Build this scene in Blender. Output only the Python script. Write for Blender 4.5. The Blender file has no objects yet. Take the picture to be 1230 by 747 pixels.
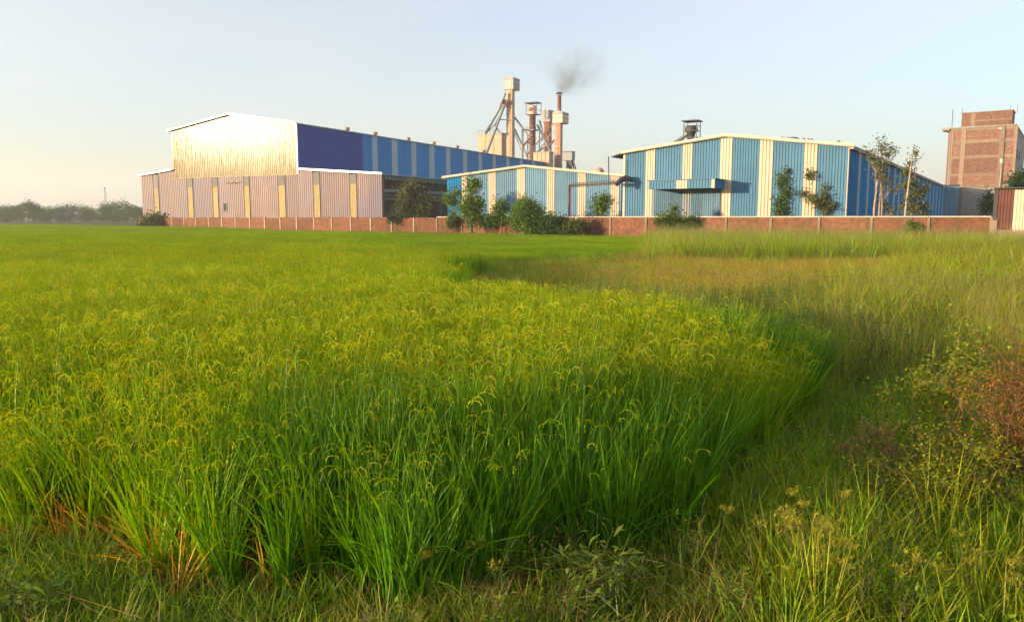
import bpy, math, random
import numpy as np
from mathutils import Vector, Matrix

R = math.radians
SC = bpy.context.scene
COL = SC.collection

# ------------------------------------------------------------------ camera
CAM_H, FPX, HORIZ = 1.75, 929.0, 261.5
PITCH = math.atan((373.5 - HORIZ) / FPX)
cd = bpy.data.cameras.new('camera')
cd.sensor_fit = 'HORIZONTAL'; cd.sensor_width = 36.0
cd.lens = 36.0 * FPX / 1230.0
cd.clip_start = 0.1; cd.clip_end = 6000
cam = bpy.data.objects.new('camera', cd); COL.objects.link(cam)
cam.location = (0, 0, CAM_H)
cam.rotation_euler = (math.pi / 2 - PITCH, 0, 0)
SC.camera = cam

# ------------------------------------------------------------------ world, sun, exposure
SUN_EL = R(6.5)
SUN_H = Vector((-0.947, -0.322, 0)).normalized()
SUN_DIR = Vector((SUN_H.x * math.cos(SUN_EL), SUN_H.y * math.cos(SUN_EL), math.sin(SUN_EL)))
W = bpy.data.worlds.new('World'); SC.world = W; W.use_nodes = True
nt = W.node_tree
bg = nt.nodes['Background']
sky = nt.nodes.new('ShaderNodeTexSky'); sky.sky_type = 'NISHITA'
sky.sun_disc = False
sky.sun_elevation = SUN_EL
sky.sun_rotation = math.atan2(SUN_H.x, SUN_H.y)
sky.altitude = 0; sky.air_density = 1.0; sky.dust_density = 2.2; sky.ozone_density = 3.0
hs_sky = nt.nodes.new('ShaderNodeHueSaturation')           # pale, dusty evening air
hs_sky.inputs['Saturation'].default_value = 0.95; hs_sky.inputs['Value'].default_value = 0.86
nt.links.new(sky.outputs[0], hs_sky.inputs['Color']); veil = nt.nodes.new('ShaderNodeMix'); veil.data_type = 'RGBA'; veil.inputs[0].default_value = 0.50
veil.inputs[7].default_value = (1.66, 1.54, 1.38, 1)      # even dust veil over the whole sky
tcs = nt.nodes.new('ShaderNodeTexCoord'); mps = nt.nodes.new('ShaderNodeMapping'); mps.inputs['Scale'].default_value = (2.0, 2.0, 9.0)
nss = nt.nodes.new('ShaderNodeTexNoise'); nss.inputs['Scale'].default_value = 1.3; nss.inputs['Detail'].default_value = 5       # thin uneven streaks of haze
nt.links.new(tcs.outputs['Generated'], mps.inputs['Vector']); nt.links.new(mps.outputs[0], nss.inputs['Vector'])
mrs = nt.nodes.new('ShaderNodeMapRange'); mrs.inputs[1].default_value = .3; mrs.inputs[2].default_value = .7; mrs.inputs[3].default_value = .42; mrs.inputs[4].default_value = .58
nt.links.new(nss.outputs['Fac'], mrs.inputs[0]); nt.links.new(mrs.outputs[0], veil.inputs[0])
nt.links.new(hs_sky.outputs[0], veil.inputs[6]); nt.links.new(veil.outputs[2], bg.inputs[0])
bg.inputs[1].default_value = 0.15
sl = bpy.data.lights.new('sun', 'SUN'); sl.energy = 2.8; sl.angle = R(0.5); sl.color = (1.0, 0.76, 0.46)
so = bpy.data.objects.new('sun', sl); COL.objects.link(so)
so.rotation_euler = SUN_DIR.to_track_quat('Z', 'Y').to_euler()
so.location = (-60, -15, 40)
SC.view_settings.view_transform = 'Standard'
SC.view_settings.look = 'None'
SC.view_settings.exposure = 2.0
SC.view_settings.gamma = 1.0
cy = SC.cycles
cy.max_bounces = 6; cy.diffuse_bounces = 3; cy.glossy_bounces = 2; cy.transmission_bounces = 4
cy.transparent_max_bounces = 8; cy.volume_bounces = 2
cy.use_denoising = True
cy.use_adaptive_sampling = True; cy.adaptive_threshold = 0.02
cy.sample_clamp_indirect = 8.0
cy.volume_step_rate = 1.0

# ------------------------------------------------------------------ pixel <-> place
SP, CP = math.sin(PITCH), math.cos(PITCH)
def ray(px, py):
    a, b = px - 615.0, 373.5 - py
    return Vector((a, FPX * CP + b * SP, -FPX * SP + b * CP))
def at(px, py, Y):
    d = ray(px, py); return Vector((0, 0, CAM_H)) + d * (Y / d.y)
def ground(px, py, z=0.0):
    d = ray(px, py); return Vector((0, 0, CAM_H)) + d * ((z - CAM_H) / d.z)

class Frame:
    """local axes of a building: x along its front (to the right), y into it, z up"""
    def __init__(s, loc, deg):
        s.loc = Vector((loc[0], loc[1], 0)); t = R(deg); s.rz = -t
        s.u = Vector((math.cos(t), -math.sin(t), 0)); s.v = Vector((math.sin(t), math.cos(t), 0))
    def front(s, px, py, y=0.0):
        d = ray(px, py); o = Vector((0, 0, CAM_H)); p0 = s.loc + s.v * y
        k = (p0 - o).dot(s.v) / d.dot(s.v); h = o + d * k
        return (h - s.loc).dot(s.u), h.z
    def side(s, px, py, x=0.0):
        d = ray(px, py); o = Vector((0, 0, CAM_H)); p0 = s.loc + s.u * x
        k = (p0 - o).dot(s.u) / d.dot(s.u); h = o + d * k
        return (h - s.loc).dot(s.v), h.z
    def local(s, p):
        q = Vector(p) - s.loc; return Vector((q.dot(s.u), q.dot(s.v), q.z))

# ------------------------------------------------------------------ objects
def tag(o, label=None, cat=None, group=None, kind=None):
    if label: o['label'] = label
    if cat: o['category'] = cat
    if group: o['group'] = group
    if kind: o['kind'] = kind
    return o
def empty(name, loc=(0, 0, 0), rz=0.0, **k):
    o = bpy.data.objects.new(name, None); COL.objects.link(o)
    o.location = loc; o.rotation_euler = (0, 0, rz); o.empty_display_size = 0.5
    return tag(o, **k)
def link(name, me, mat=None, parent=None, **k):
    o = bpy.data.objects.new(name, me)
    if mat is not None and len(me.materials) == 0: me.materials.append(mat)
    COL.objects.link(o)
    if parent is not None: o.parent = parent
    return tag(o, **k)
def copy_tree(o, parent=None):
    c = o.copy(); COL.objects.link(c)
    if parent is not None: c.parent = parent
    for ch in list(o.children): copy_tree(ch, c)
    return c

class MB:
    def __init__(s): s.v = []; s.f = []; s.sm = []
    def add(s, vs, fs, smooth=False):
        n = len(s.v); s.v += [tuple(p) for p in vs]
        for f in fs: s.f.append(tuple(i + n for i in f)); s.sm.append(smooth)
        return s
    def box(s, x0, x1, y0, y1, z0, z1):
        return s.hexa([(x0, y0, z0), (x1, y0, z0), (x1, y1, z0), (x0, y1, z0), (x0, y0, z1), (x1, y0, z1), (x1, y1, z1), (x0, y1, z1)])
    def hexa(s, p):
        return s.add(p, [(0, 3, 2, 1), (4, 5, 6, 7), (0, 1, 5, 4), (1, 2, 6, 5), (2, 3, 7, 6), (3, 0, 4, 7)])
    def bar(s, a, b, w, h=None):
        """rectangular bar from a to b"""
        a, b = Vector(a), Vector(b); h = h or w; d = (b - a).normalized()
        up = Vector((0, 0, 1)) if abs(d.z) < 0.95 else Vector((0, 1, 0))
        sx = d.cross(up).normalized() * (w / 2); sy = sx.cross(d).normalized() * (h / 2)
        return s.hexa([a - sx - sy, a + sx - sy, a + sx + sy, a - sx + sy, b - sx - sy, b + sx - sy, b + sx + sy, b - sx + sy])
    def tube(s, pts, r, n=8, cap=True, smooth=True):
        pts = [Vector(p) for p in pts]; rs = r if isinstance(r, (list, tuple)) else [r] * len(pts)
        vs, fs = [], []
        for i, p in enumerate(pts):
            d = (pts[min(i + 1, len(pts) - 1)] - pts[max(i - 1, 0)]).normalized()
            up = Vector((0, 0, 1)) if abs(d.z) < 0.9 else Vector((1, 0, 0))
            a = d.cross(up).normalized(); b = d.cross(a).normalized()
            for k in range(n):
                t = 2 * math.pi * k / n
                vs.append(p + a * (math.cos(t) * rs[i]) + b * (math.sin(t) * rs[i]))
        for i in range(len(pts) - 1):
            for k in range(n):
                k2 = (k + 1) % n
                fs.append((i * n + k, i * n + k2, (i + 1) * n + k2, (i + 1) * n + k))
        s.add(vs, fs, smooth)
        if cap:
            m = len(s.v) - len(vs)
            s.f.append(tuple(m + k for k in range(n))); s.sm.append(False)
            s.f.append(tuple(m + (len(pts) - 1) * n + k for k in reversed(range(n)))); s.sm.append(False)
        return s
    def lathe(s, prof, cx=0, cy_=0, n=16, smooth=True):
        return s.tube([(cx, cy_, z) for r, z in prof], [max(r, 1e-3) for r, z in prof], n, True, smooth)
    def mesh(s, name):
        me = bpy.data.meshes.new(name); me.from_pydata(s.v, [], s.f); me.update()
        me.polygons.foreach_set('use_smooth', s.sm)
        return me
    def build(s, name, mat, parent=None, **k):
        return link(name, s.mesh(name), mat, parent, **k)

def corr(x0, x1, zb, zt, pitch, depth, y=0.0, back=0.10, axis='x'):
    """closed cladding panel with trapezoid ribs; zb, zt functions of position; ribs stand out towards -y (axis x) or +x (axis y)"""
    m = MB(); prof = []
    n = max(1, round((x1 - x0) / pitch)); p = (x1 - x0) / n
    for i in range(n):
        a = x0 + i * p
        prof += [(a, 0), (a + p * .55, 0), (a + p * .66, depth), (a + p * .88, depth), (a + p * .985, 0)]
    prof.append((x1, 0))
    vs, fs = [], []
    for (t, d) in prof:
        for z in (zb(t), zt(t)):
            vs.append((t, y - d, z) if axis == 'x' else (y + d, t, z))
    for i in range(len(prof) - 1):
        q = (2 * i, 2 * i + 2, 2 * i + 3, 2 * i + 1)
        fs.append(q if axis == 'x' else q)
    k = len(vs)
    for t in (x0, x1):
        for z in (zb(t), zt(t)):
            vs.append((t, y + back, z) if axis == 'x' else (y - back, t, z))
    L = k - 2
    fs += [(k + 2, k, k + 1, k + 3), (k, 0, 1, k + 1), (L, k + 2, k + 3, L + 1)]
    fs.append(tuple([k + 1] + list(range(1, k, 2)) + [k + 3]))
    fs.append(tuple([k + 2] + list(range(k - 2, -1, -2)) + [k]))
    return m.add(vs, fs)

# ------------------------------------------------------------------ materials
def mat(name, col, rough=0.6, metal=0.0, var=0.12, scale=3.0, streak=0.0, dirt=(0.12, 0.09, 0.06), bump=0.0, spec=0.4, var2=None, obj=True):
    m = bpy.data.materials.new(name); m.use_nodes = True
    t = m.node_tree; N, L = t.nodes, t.links; b = N['Principled BSDF']
    b.inputs['Roughness'].default_value = rough; b.inputs['Metallic'].default_value = metal
    b.inputs['Specular IOR Level'].default_value = spec
    tc = N.new('ShaderNodeTexCoord'); src = tc.outputs['Object']
    n1 = N.new('ShaderNodeTexNoise'); n1.inputs['Scale'].default_value = scale; n1.inputs['Detail'].default_value = 5
    L.new(src, n1.inputs['Vector'])
    rp = N.new('ShaderNodeMapRange'); rp.inputs[1].default_value = .3; rp.inputs[2].default_value = .7
    rp.inputs[3].default_value = 1 - var; rp.inputs[4].default_value = 1 + var
    L.new(n1.outputs['Fac'], rp.inputs[0])
    mul = N.new('ShaderNodeMix'); mul.data_type = 'RGBA'; mul.blend_type = 'MULTIPLY'; mul.inputs[0].default_value = 1
    mul.inputs[6].default_value = (*col, 1); L.new(rp.outputs[0], mul.inputs[7]); out = mul.outputs[2]
    if var2:
        n3 = N.new('ShaderNodeTexNoise'); n3.inputs['Scale'].default_value = scale * .23; n3.inputs['Detail'].default_value = 4
        L.new(src, n3.inputs['Vector'])
        r3 = N.new('ShaderNodeMapRange'); r3.inputs[1].default_value = .42; r3.inputs[2].default_value = .62; L.new(n3.outputs['Fac'], r3.inputs[0])
        m3 = N.new('ShaderNodeMix'); m3.data_type = 'RGBA'; L.new(r3.outputs[0], m3.inputs[0]); L.new(out, m3.inputs[6]); m3.inputs[7].default_value = (*var2, 1)
        out = m3.outputs[2]
    if streak > 0:
        mp = N.new('ShaderNodeMapping'); mp.inputs['Scale'].default_value = (1.6, 1.6, .12); L.new(src, mp.inputs['Vector'])
        n2 = N.new('ShaderNodeTexNoise'); n2.inputs['Scale'].default_value = 2.2; n2.inputs['Detail'].default_value = 6; L.new(mp.outputs[0], n2.inputs['Vector'])
        r2 = N.new('ShaderNodeMapRange'); r2.inputs[1].default_value = .48; r2.inputs[2].default_value = .8; r2.inputs[4].default_value = streak; L.new(n2.outputs['Fac'], r2.inputs[0])
        m2 = N.new('ShaderNodeMix'); m2.data_type = 'RGBA'; L.new(r2.outputs[0], m2.inputs[0]); L.new(out, m2.inputs[6]); m2.inputs[7].default_value = (*dirt, 1)
        out = m2.outputs[2]
    L.new(out, b.inputs['Base Color'])
    oi = N.new('ShaderNodeObjectInfo'); ro = N.new('ShaderNodeMapRange'); ro.inputs[3].default_value = 1 - var * .8; ro.inputs[4].default_value = 1 + var * .8; L.new(oi.outputs['Random'], ro.inputs[0])
    mo = N.new('ShaderNodeMix'); mo.data_type = 'RGBA'; mo.blend_type = 'MULTIPLY'; mo.inputs[0].default_value = 1; L.new(out, mo.inputs[6]); L.new(ro.outputs[0], mo.inputs[7]); L.new(mo.outputs[2], b.inputs['Base Color'])
    if bump > 0:
        nb = N.new('ShaderNodeTexNoise'); nb.inputs['Scale'].default_value = scale * 2.5; nb.inputs['Detail'].default_value = 3; L.new(src, nb.inputs['Vector'])
        bp = N.new('ShaderNodeBump'); bp.inputs['Strength'].default_value = bump; bp.inputs['Distance'].default_value = .05
        L.new(nb.outputs['Fac'], bp.inputs['Height']); L.new(bp.outputs[0], b.inputs['Normal'])
    return m

def brick_mat(name, c1, c2, mortar, bw=.25, bh=.085, stain=(0.06, 0.05, 0.035), stain_amt=.6, plane='xz', moss=None):
    m = bpy.data.materials.new(name); m.use_nodes = True
    t = m.node_tree; N, L = t.nodes, t.links; b = N['Principled BSDF']; b.inputs['Roughness'].default_value = .9; b.inputs['Specular IOR Level'].default_value = .15
    tc = N.new('ShaderNodeTexCoord'); sp = N.new('ShaderNodeSeparateXYZ'); L.new(tc.outputs['Object'], sp.inputs[0])
    ad = N.new('ShaderNodeMath'); ad.operation = 'ADD'; L.new(sp.outputs[0], ad.inputs[0]); L.new(sp.outputs[1], ad.inputs[1])
    cb = N.new('ShaderNodeCombineXYZ'); L.new(ad.outputs[0], cb.inputs[0]); L.new(sp.outputs[2], cb.inputs[1])
    br = N.new('ShaderNodeTexBrick'); L.new(cb.outputs[0], br.inputs['Vector'])
    br.inputs['Color1'].default_value = (*c1, 1); br.inputs['Color2'].default_value = (*c2, 1); br.inputs['Mortar'].default_value = (*mortar, 1)
    br.inputs['Scale'].default_value = 1; br.inputs['Brick Width'].default_value = bw; br.inputs['Row Height'].default_value = bh; br.inputs['Mortar Size'].default_value = .008
    n = N.new('ShaderNodeTexNoise'); n.inputs['Scale'].default_value = .9; n.inputs['Detail'].default_value = 7; n.inputs['Roughness'].default_value = .65; L.new(tc.outputs['Object'], n.inputs['Vector'])
    r = N.new('ShaderNodeMapRange'); r.inputs[1].default_value = .47; r.inputs[2].default_value = .72; r.inputs[4].default_value = stain_amt; L.new(n.outputs['Fac'], r.inputs[0])
    mx = N.new('ShaderNodeMix'); mx.data_type = 'RGBA'; L.new(r.outputs[0], mx.inputs[0]); L.new(br.outputs['Color'], mx.inputs[6]); mx.inputs[7].default_value = (*stain, 1)
    n4 = N.new('ShaderNodeTexNoise'); n4.inputs['Scale'].default_value = 2.6; n4.inputs['Detail'].default_value = 4; L.new(tc.outputs['Object'], n4.inputs['Vector'])
    r4 = N.new('ShaderNodeMapRange'); r4.inputs[1].default_value = .35; r4.inputs[2].default_value = .7; r4.inputs[3].default_value = .72; r4.inputs[4].default_value = 1.25; L.new(n4.outputs['Fac'], r4.inputs[0])
    mu = N.new('ShaderNodeMix'); mu.data_type = 'RGBA'; mu.blend_type = 'MULTIPLY'; mu.inputs[0].default_value = 1; L.new(mx.outputs[2], mu.inputs[6]); L.new(r4.outputs[0], mu.inputs[7])
    oi = N.new('ShaderNodeObjectInfo'); ro = N.new('ShaderNodeMapRange'); ro.inputs[3].default_value = .78; ro.inputs[4].default_value = 1.15; L.new(oi.outputs['Random'], ro.inputs[0])
    mo = N.new('ShaderNodeMix'); mo.data_type = 'RGBA'; mo.blend_type = 'MULTIPLY'; mo.inputs[0].default_value = 1; L.new(mu.outputs[2], mo.inputs[6]); L.new(ro.outputs[0], mo.inputs[7]); L.new(mo.outputs[2], b.inputs['Base Color'])
    bp = N.new('ShaderNodeBump'); bp.inputs['Strength'].default_value = .5; bp.inputs['Distance'].default_value = .02; L.new(n4.outputs['Fac'], bp.inputs['Height']); L.new(bp.outputs[0], b.inputs['Normal'])
    return m

def leaf_mat(name, trans=0.35, rough=.5, attr=True, col=(.08, .13, .02), inst=True, gl=.012, var=.35):
    """leaves: vertex albedo x plant tint, some light passes through"""
    m = bpy.data.materials.new(name); m.use_nodes = True
    t = m.node_tree; N, L = t.nodes, t.links; N.remove(N['Principled BSDF']); out = N['Material Output']
    if attr:
        a = N.new('ShaderNodeAttribute'); a.attribute_name = 'albedo'; c = a.outputs['Color']
    else:
        rgb = N.new('ShaderNodeRGB'); rgb.outputs[0].default_value = (*col, 1); c = rgb.outputs[0]
    if inst:
        b = N.new('ShaderNodeAttribute'); b.attribute_name = 'tint'; b.attribute_type = 'INSTANCER'
        mu = N.new('ShaderNodeMix'); mu.data_type = 'RGBA'; mu.blend_type = 'MULTIPLY'; mu.inputs[0].default_value = 1
        L.new(c, mu.inputs[6]); L.new(b.outputs['Color'], mu.inputs[7]); c = mu.outputs[2]
    di = N.new('ShaderNodeBsdfDiffuse'); tr = N.new('ShaderNodeBsdfTranslucent'); L.new(c, di.inputs[0])
    hs = N.new('ShaderNodeHueSaturation'); hs.inputs['Saturation'].default_value = 1.15; hs.inputs['Value'].default_value = 1.25; L.new(c, hs.inputs['Color']); L.new(hs.outputs[0], tr.inputs[0])
    mx = N.new('ShaderNodeMixShader'); mx.inputs[0].default_value = trans; L.new(di.outputs[0], mx.inputs[1]); L.new(tr.outputs[0], mx.inputs[2])
    g = N.new('ShaderNodeBsdfGlossy'); g.inputs['Roughness'].default_value = rough; g.inputs['Color'].default_value = (1, 1, 1, 1)
    m2 = N.new('ShaderNodeMixShader'); m2.inputs[0].default_value = gl; L.new(mx.outputs[0], m2.inputs[1]); L.new(g.outputs[0], m2.inputs[2])
    L.new(m2.outputs[0], out.inputs[0])
    return m

def zinc(name, col, rough, metal, spec=.3, var2=None):
    """corrugated galvanised sheet: fine upright ripples spread the sun's glint sideways"""
    m = mat(name, col, rough, metal, .16, .5, .25, (.20, .15, .12), spec=spec, var2=var2); N, L = m.node_tree.nodes, m.node_tree.links
    tc = N.new('ShaderNodeTexCoord'); mp = N.new('ShaderNodeMapping'); mp.inputs['Scale'].default_value = (1.5, 1.5, .12); L.new(tc.outputs['Object'], mp.inputs['Vector'])
    n = N.new('ShaderNodeTexNoise'); n.inputs['Scale'].default_value = 3.0; n.inputs['Detail'].default_value = 3; L.new(mp.outputs[0], n.inputs['Vector'])
    b = N.new('ShaderNodeBump'); b.inputs['Strength'].default_value = .32; b.inputs['Distance'].default_value = .06; L.new(n.outputs['Fac'], b.inputs['Height']); L.new(b.outputs[0], N['Principled BSDF'].inputs['Normal'])
    return m
M = {}
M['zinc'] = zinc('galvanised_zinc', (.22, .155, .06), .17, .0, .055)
M['zinc_low'] = zinc('galvanised_zinc_sky_tint', (.185, .108, .112), .46, .0, .20, (.13, .095, .15))  # lower sheets: mauve horizon reflection put into the base colour and patches
M['zinc_flash'] = mat('bright_flashing', (.66, .60, .52), .4, .2, .05, 1.0)
M['yellow_sheet'] = mat('yellow_fibreglass', (.36, .25, .07), .55, 0, .12, 1.5, .2)
M['louvre'] = mat('louvre_grey', (.15, .135, .13), .6, .2, .1, 2)
M['dark'] = mat('dark_opening', (.02, .02, .022), .8)  # near-black colour stands in for unlit space inside openings
M['indigo'] = mat('indigo_sheet', (.012, .045, .27), .7, 0, .06, .6, .10, (.05, .08, .2), spec=.12)
M['blue'] = mat('blue_sheet', (.006, .18, .44), .7, 0, .06, .6, .12, (.05, .16, .28), spec=.12)
M['skylight'] = mat('skylight_sheet', (.33, .40, .44), .5, 0, .06, .8, .1)
M['cream'] = mat('cream_sheet', (.56, .43, .325), .55, 0, .08, .8, .40, (.42, .30, .18), spec=.3)
M['blue_front'] = mat('sunlit_blue_sheet', (.068, .175, .285), .65, 0, .09, .6, .25, (.15, .22, .28), spec=.15)  # sunlit tone put into the fronts' blue; shaded sides use the deeper blue
M['blue_pale'] = mat('pale_blue_sheet', (.13, .24, .35), .65, 0, .09, .6, .25, (.19, .24, .30), spec=.15)
M['blue_roof'] = mat('roof_sheet', (.20, .24, .28), .55, .1, .1, .4, .2)
M['trim_blue'] = mat('dark_blue_trim', (.03, .09, .18), .5, 0, .05)
M['rust'] = mat('rusted_steel', (.20, .075, .045), .85, .1, .35, 1.5, .4, (.08, .035, .02))
M['grime'] = mat('dark_steel', (.07, .065, .07), .7, .3, .2, 2)
M['grey_steel'] = mat('grey_painted_steel', (.20, .22, .24), .6, .2, .12, 1.2, .3)
M['buff'] = mat('buff_sheet', (.36, .235, .155), .6, .1, .12, .8, .3, (.32, .2, .12))
M['rust_plate'] = mat('rust_streaked_plate', (.42, .23, .14), .8, .1, .25, 1.0, .55, (.16, .07, .04))
M['brick'] = brick_mat('perimeter_brick', (.21, .070, .036), (.145, .055, .03), (.20, .12, .08), stain=(.075, .06, .035), stain_amt=.85)
M['brick_d'] = brick_mat('building_brick', (.21, .085, .055), (.155, .068, .05), (.24, .18, .14), stain=(.20, .13, .10), stain_amt=.45)
M['cement'] = mat('cement', (.23, .165, .12), .9, 0, .2, 2.0, .35, (.16, .12, .08), bump=.2, spec=.15)
M['cement_grey'] = mat('grey_cement', (.30, .27, .25), .9, 0, .18, 1.2, .35, (.15, .12, .10), bump=.2, spec=.15)
M['post'] = mat('pale_post', (.42, .32, .24), .85, 0, .2, 3, .3, (.22, .16, .1), spec=.2)
M['coping'] = mat('coping_cement', (.44, .40, .34), .85, 0, .15, 2)
M['rust_sheet'] = mat('red_rusted_sheet', (.115, .042, .03), .75, .15, .3, 2, .5, (.07, .025, .02))
M['cream_sheet'] = mat('worn_cream_sheet', (.60, .50, .36), .6, .1, .12, 2, .45, (.3, .18, .1))
M['bark'] = mat('bark', (.17, .12, .08), .9, 0, .3, 6, bump=.4, spec=.1)
M['bark_pale'] = mat('pale_bark', (.34, .26, .19), .9, 0, .25, 5, bump=.3, spec=.1)
M['soil'] = mat('soil', (.085, .075, .03), .95, 0, .35, 1.2, bump=.5, spec=.05, var2=(.06, .08, .02))

# ================================================================== THE SETTING
g = MB(); n = 40; S = 900
gv = [(-S + 2 * S * i / n, -S + 2 * S * j / n, 0) for j in range(n + 1) for i in range(n + 1)]
gf = [(j * (n + 1) + i, j * (n + 1) + i + 1, (j + 1) * (n + 1) + i + 1, (j + 1) * (n + 1) + i) for j in range(n) for i in range(n)]
g.add(gv, gf).build('ground', M['soil'], kind='structure')

# ================================================================== PERIMETER WALL
WA, WB = at(168, 262, 124), at(1191, 262, 49)
WALLF = Frame(WA, math.degrees(math.atan2(WA.y - WB.y, WB.x - WA.x)))
WLEN = (WB.xy - WA.xy).length
rw = random.Random(5)
wall = empty('brick_wall', WALLF.loc, WALLF.rz, label='long weathered red brick boundary wall with pale posts in front of the blue sheds', cat='wall')
npan = 33; ps = WLEN / npan; WTOP = 1.80
pm = MB().box(.11, ps - .11, 0, .23, -.1, 1).mesh('brick_panel_mesh'); del pm
for i in range(npan):
    h = WTOP - .02 + rw.uniform(-.05, .03) - (0.10 if rw.random() < .12 else 0)
    b = MB()
    # ragged top: the last course is missing in places
    k = 6; xs = [i * ps + .11 + (ps - .22) * j / k for j in range(k + 1)]; hs = [h + rw.choice((0, 0, 0, -.07)) for _ in range(k)]
    if i >= 19: hs = [WTOP - .03] * k
    for j in range(k): b.box(xs[j], xs[j + 1], 0, .23, -.1, hs[j])
    b.build('brick_panel', M['brick'], wall)
    if i >= 19:
        MB().box(i * ps + .02, (i + 1) * ps - .02, -.04, .27, WTOP - .03 + .002, WTOP + .05).build('coping', M['coping'], wall)
for i in range(npan + 1):
    w = .085; hh = WTOP + rw.uniform(-.08, .03)
    if i in (21, 24): w = .16
    MB().box(i * ps - w + .003, i * ps + w - .003, -.06 - rw.uniform(0, .03), .26, -.1, min(hh, WTOP - .035) if i >= 19 else hh).build('post', M['post'] if i < 19 or i in (21,) else M['cement'], wall)
# rubble left lying on the wall top, left part
# ================================================================== MILL SHED (big gable)
fa = Frame(at(356, 148, 126), 26)
def A(px, py): return fa.front(px, py)
xl, zl = A(206, 157); xr, zr = 0.0, A(356, 149)[1]; xm, zm = A(277, 138.5)
wl, wlz = A(169.5, 212); wl2, wl2z = A(207, 206); wr, wrz = A(459, 210); wr2, wr2z = A(357, 204.5)
zlow = min(wl2z, wr2z) - .0
mill = empty('mill_shed', fa.loc, fa.rz, label='huge galvanised mill shed with a glaring gable and a long blue striped side', cat='industrial shed')
def gz(x): return zl + (zm - zl) * (x - xl) / (xm - xl) if x < xm else zm + (zr - zm) * (x - xm) / (xr - xm)
def lz(x):
    if x <= xl: return wlz + (wl2z - wlz) * (x - wl) / (xl - wl)
    if x >= 0: return wr2z + (wrz - wr2z) * x / wr
    return 8.0
ZM = 8.6                                     # level of the seam between upper and lower sheets
ns = 10
for i in range(ns):
    a, b = xl + (0 - xl) * i / ns, xl + (0 - xl) * (i + 1) / ns
    if a < xm < b: # keep the ridge on a rib line
        pass
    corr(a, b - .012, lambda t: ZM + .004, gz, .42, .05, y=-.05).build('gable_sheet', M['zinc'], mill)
MB().add([(xl, .06, ZM), (xm, .06, ZM), (0, .06, ZM), (0, .06, zr), (xm, .06, zm), (xl, .06, zl)], [(0, 5, 4, 3, 2, 1)]).build('gable_backing', M['zinc_low'], mill)
strips = [(185.2, 191.5), (225.6, 232.4), (255.8, 262.6), (293.6, 300.4), (334.6, 343.2), (376.7, 384.8), (420.3, 428.8)]
edges = [(wl, None)]
sx = [(A(a, 240)[0], A(b, 240)[0]) for a, b in strips]
bounds = [wl] + [v for s in sx for v in s] + [wr]
def lowtop(t):
    if t < xl - .001: return lz(t)
    if t > .001: return lz(t)
    return ZM
segs = []
for i in range(0, len(bounds), 2):
    a, b = bounds[i], bounds[i + 1]
    cuts = [a] + [c for c in (xl, 0.0) if a + .3 < c < b - .3] + [b]
    for j in range(len(cuts) - 1): segs.append((cuts[j], cuts[j + 1]))
for a, b in segs:
    mid = (a + b) / 2
    f = (lambda t: ZM) if xl <= mid <= 0 else (lambda t: lz(t))
    # long bays are clad with two or three sheets side by side
    k = max(1, round((b - a) / 2.4))
    for q in range(k):
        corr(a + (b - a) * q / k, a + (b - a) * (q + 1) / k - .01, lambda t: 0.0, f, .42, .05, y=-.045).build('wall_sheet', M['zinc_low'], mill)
for a, b in sx:
    mid = (a + b) / 2
    zt = ZM if xl <= mid <= 0 else lz(mid) - .15
    zy = A(300, 224.0)[1]
    corr(a + .01, b - .01, lambda t: 0.0, lambda t: zy, .25, .04, y=-.075).build('translucent_strip', M['yellow_sheet'], mill)
    for e in (a - .03, b - .02): MB().box(e, e + .05, -.17, -.10, 0, zt - .005).build('strip_trim', M['louvre'], mill)
    lv = MB().box(a + .01, b - .01, -.06, .05, zy + .01, zt - .01)
    nl = 9
    for q in range(nl):
        z0 = zy + .05 + (zt - zy - .1) * q / nl
        lv.hexa([(a + .04, -.13, z0), (b - .04, -.13, z0), (b - .04, -.065, z0 + .16), (a + .04, -.065, z0 + .16), (a + .04, -.13, z0 + .03), (b - .04, -.13, z0 + .03), (b - .04, -.065, z0 + .19), (a + .04, -.065, z0 + .19)])
    lv.build('louvre', M['louvre'], mill)
# small opening
hx0, hz1 = A(269, 244.5); hx1, hz0 = A(272.8, 253.5)
wf = MB()
for (a, b, c, d) in ((hx0 - .1, hx0, hz0, hz1), (hx1, hx1 + .1, hz0, hz1), (hx0 - .1, hx1 + .1, hz1, hz1 + .1), (hx0 - .1, hx1 + .1, hz0 - .1, hz0)):
    wf.box(a, b, -.16, -.10, c, d)
win = wf.build('window_frame', M['louvre'], mill)
MB().box(hx0, hx1, -.14, -.1, hz0, hz1).build('opening', M['dark'], win)
# seam flashing with a dented strip that catches the light
MB().box(xl, -.003, -.14, -.095, ZM - .05, ZM + .09).build('seam_flashing', M['zinc'], mill)
dm = MB()
for q in range(9):
    x0 = A(272, 221)[0] + q * .36; z0 = A(272, 221)[1] + math.sin(q * 1.9) * .14
    dm.hexa([(x0, -.17, z0), (x0 + .35, -.17, z0 + .06), (x0 + .35, -.10, z0 + .06), (x0, -.10, z0), (x0, -.14, z0 + .13), (x0 + .35, -.14, z0 + .2), (x0 + .35, -.10, z0 + .2), (x0, -.10, z0 + .13)])
dm.build('dented_flashing', M['zinc'], mill)
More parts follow.
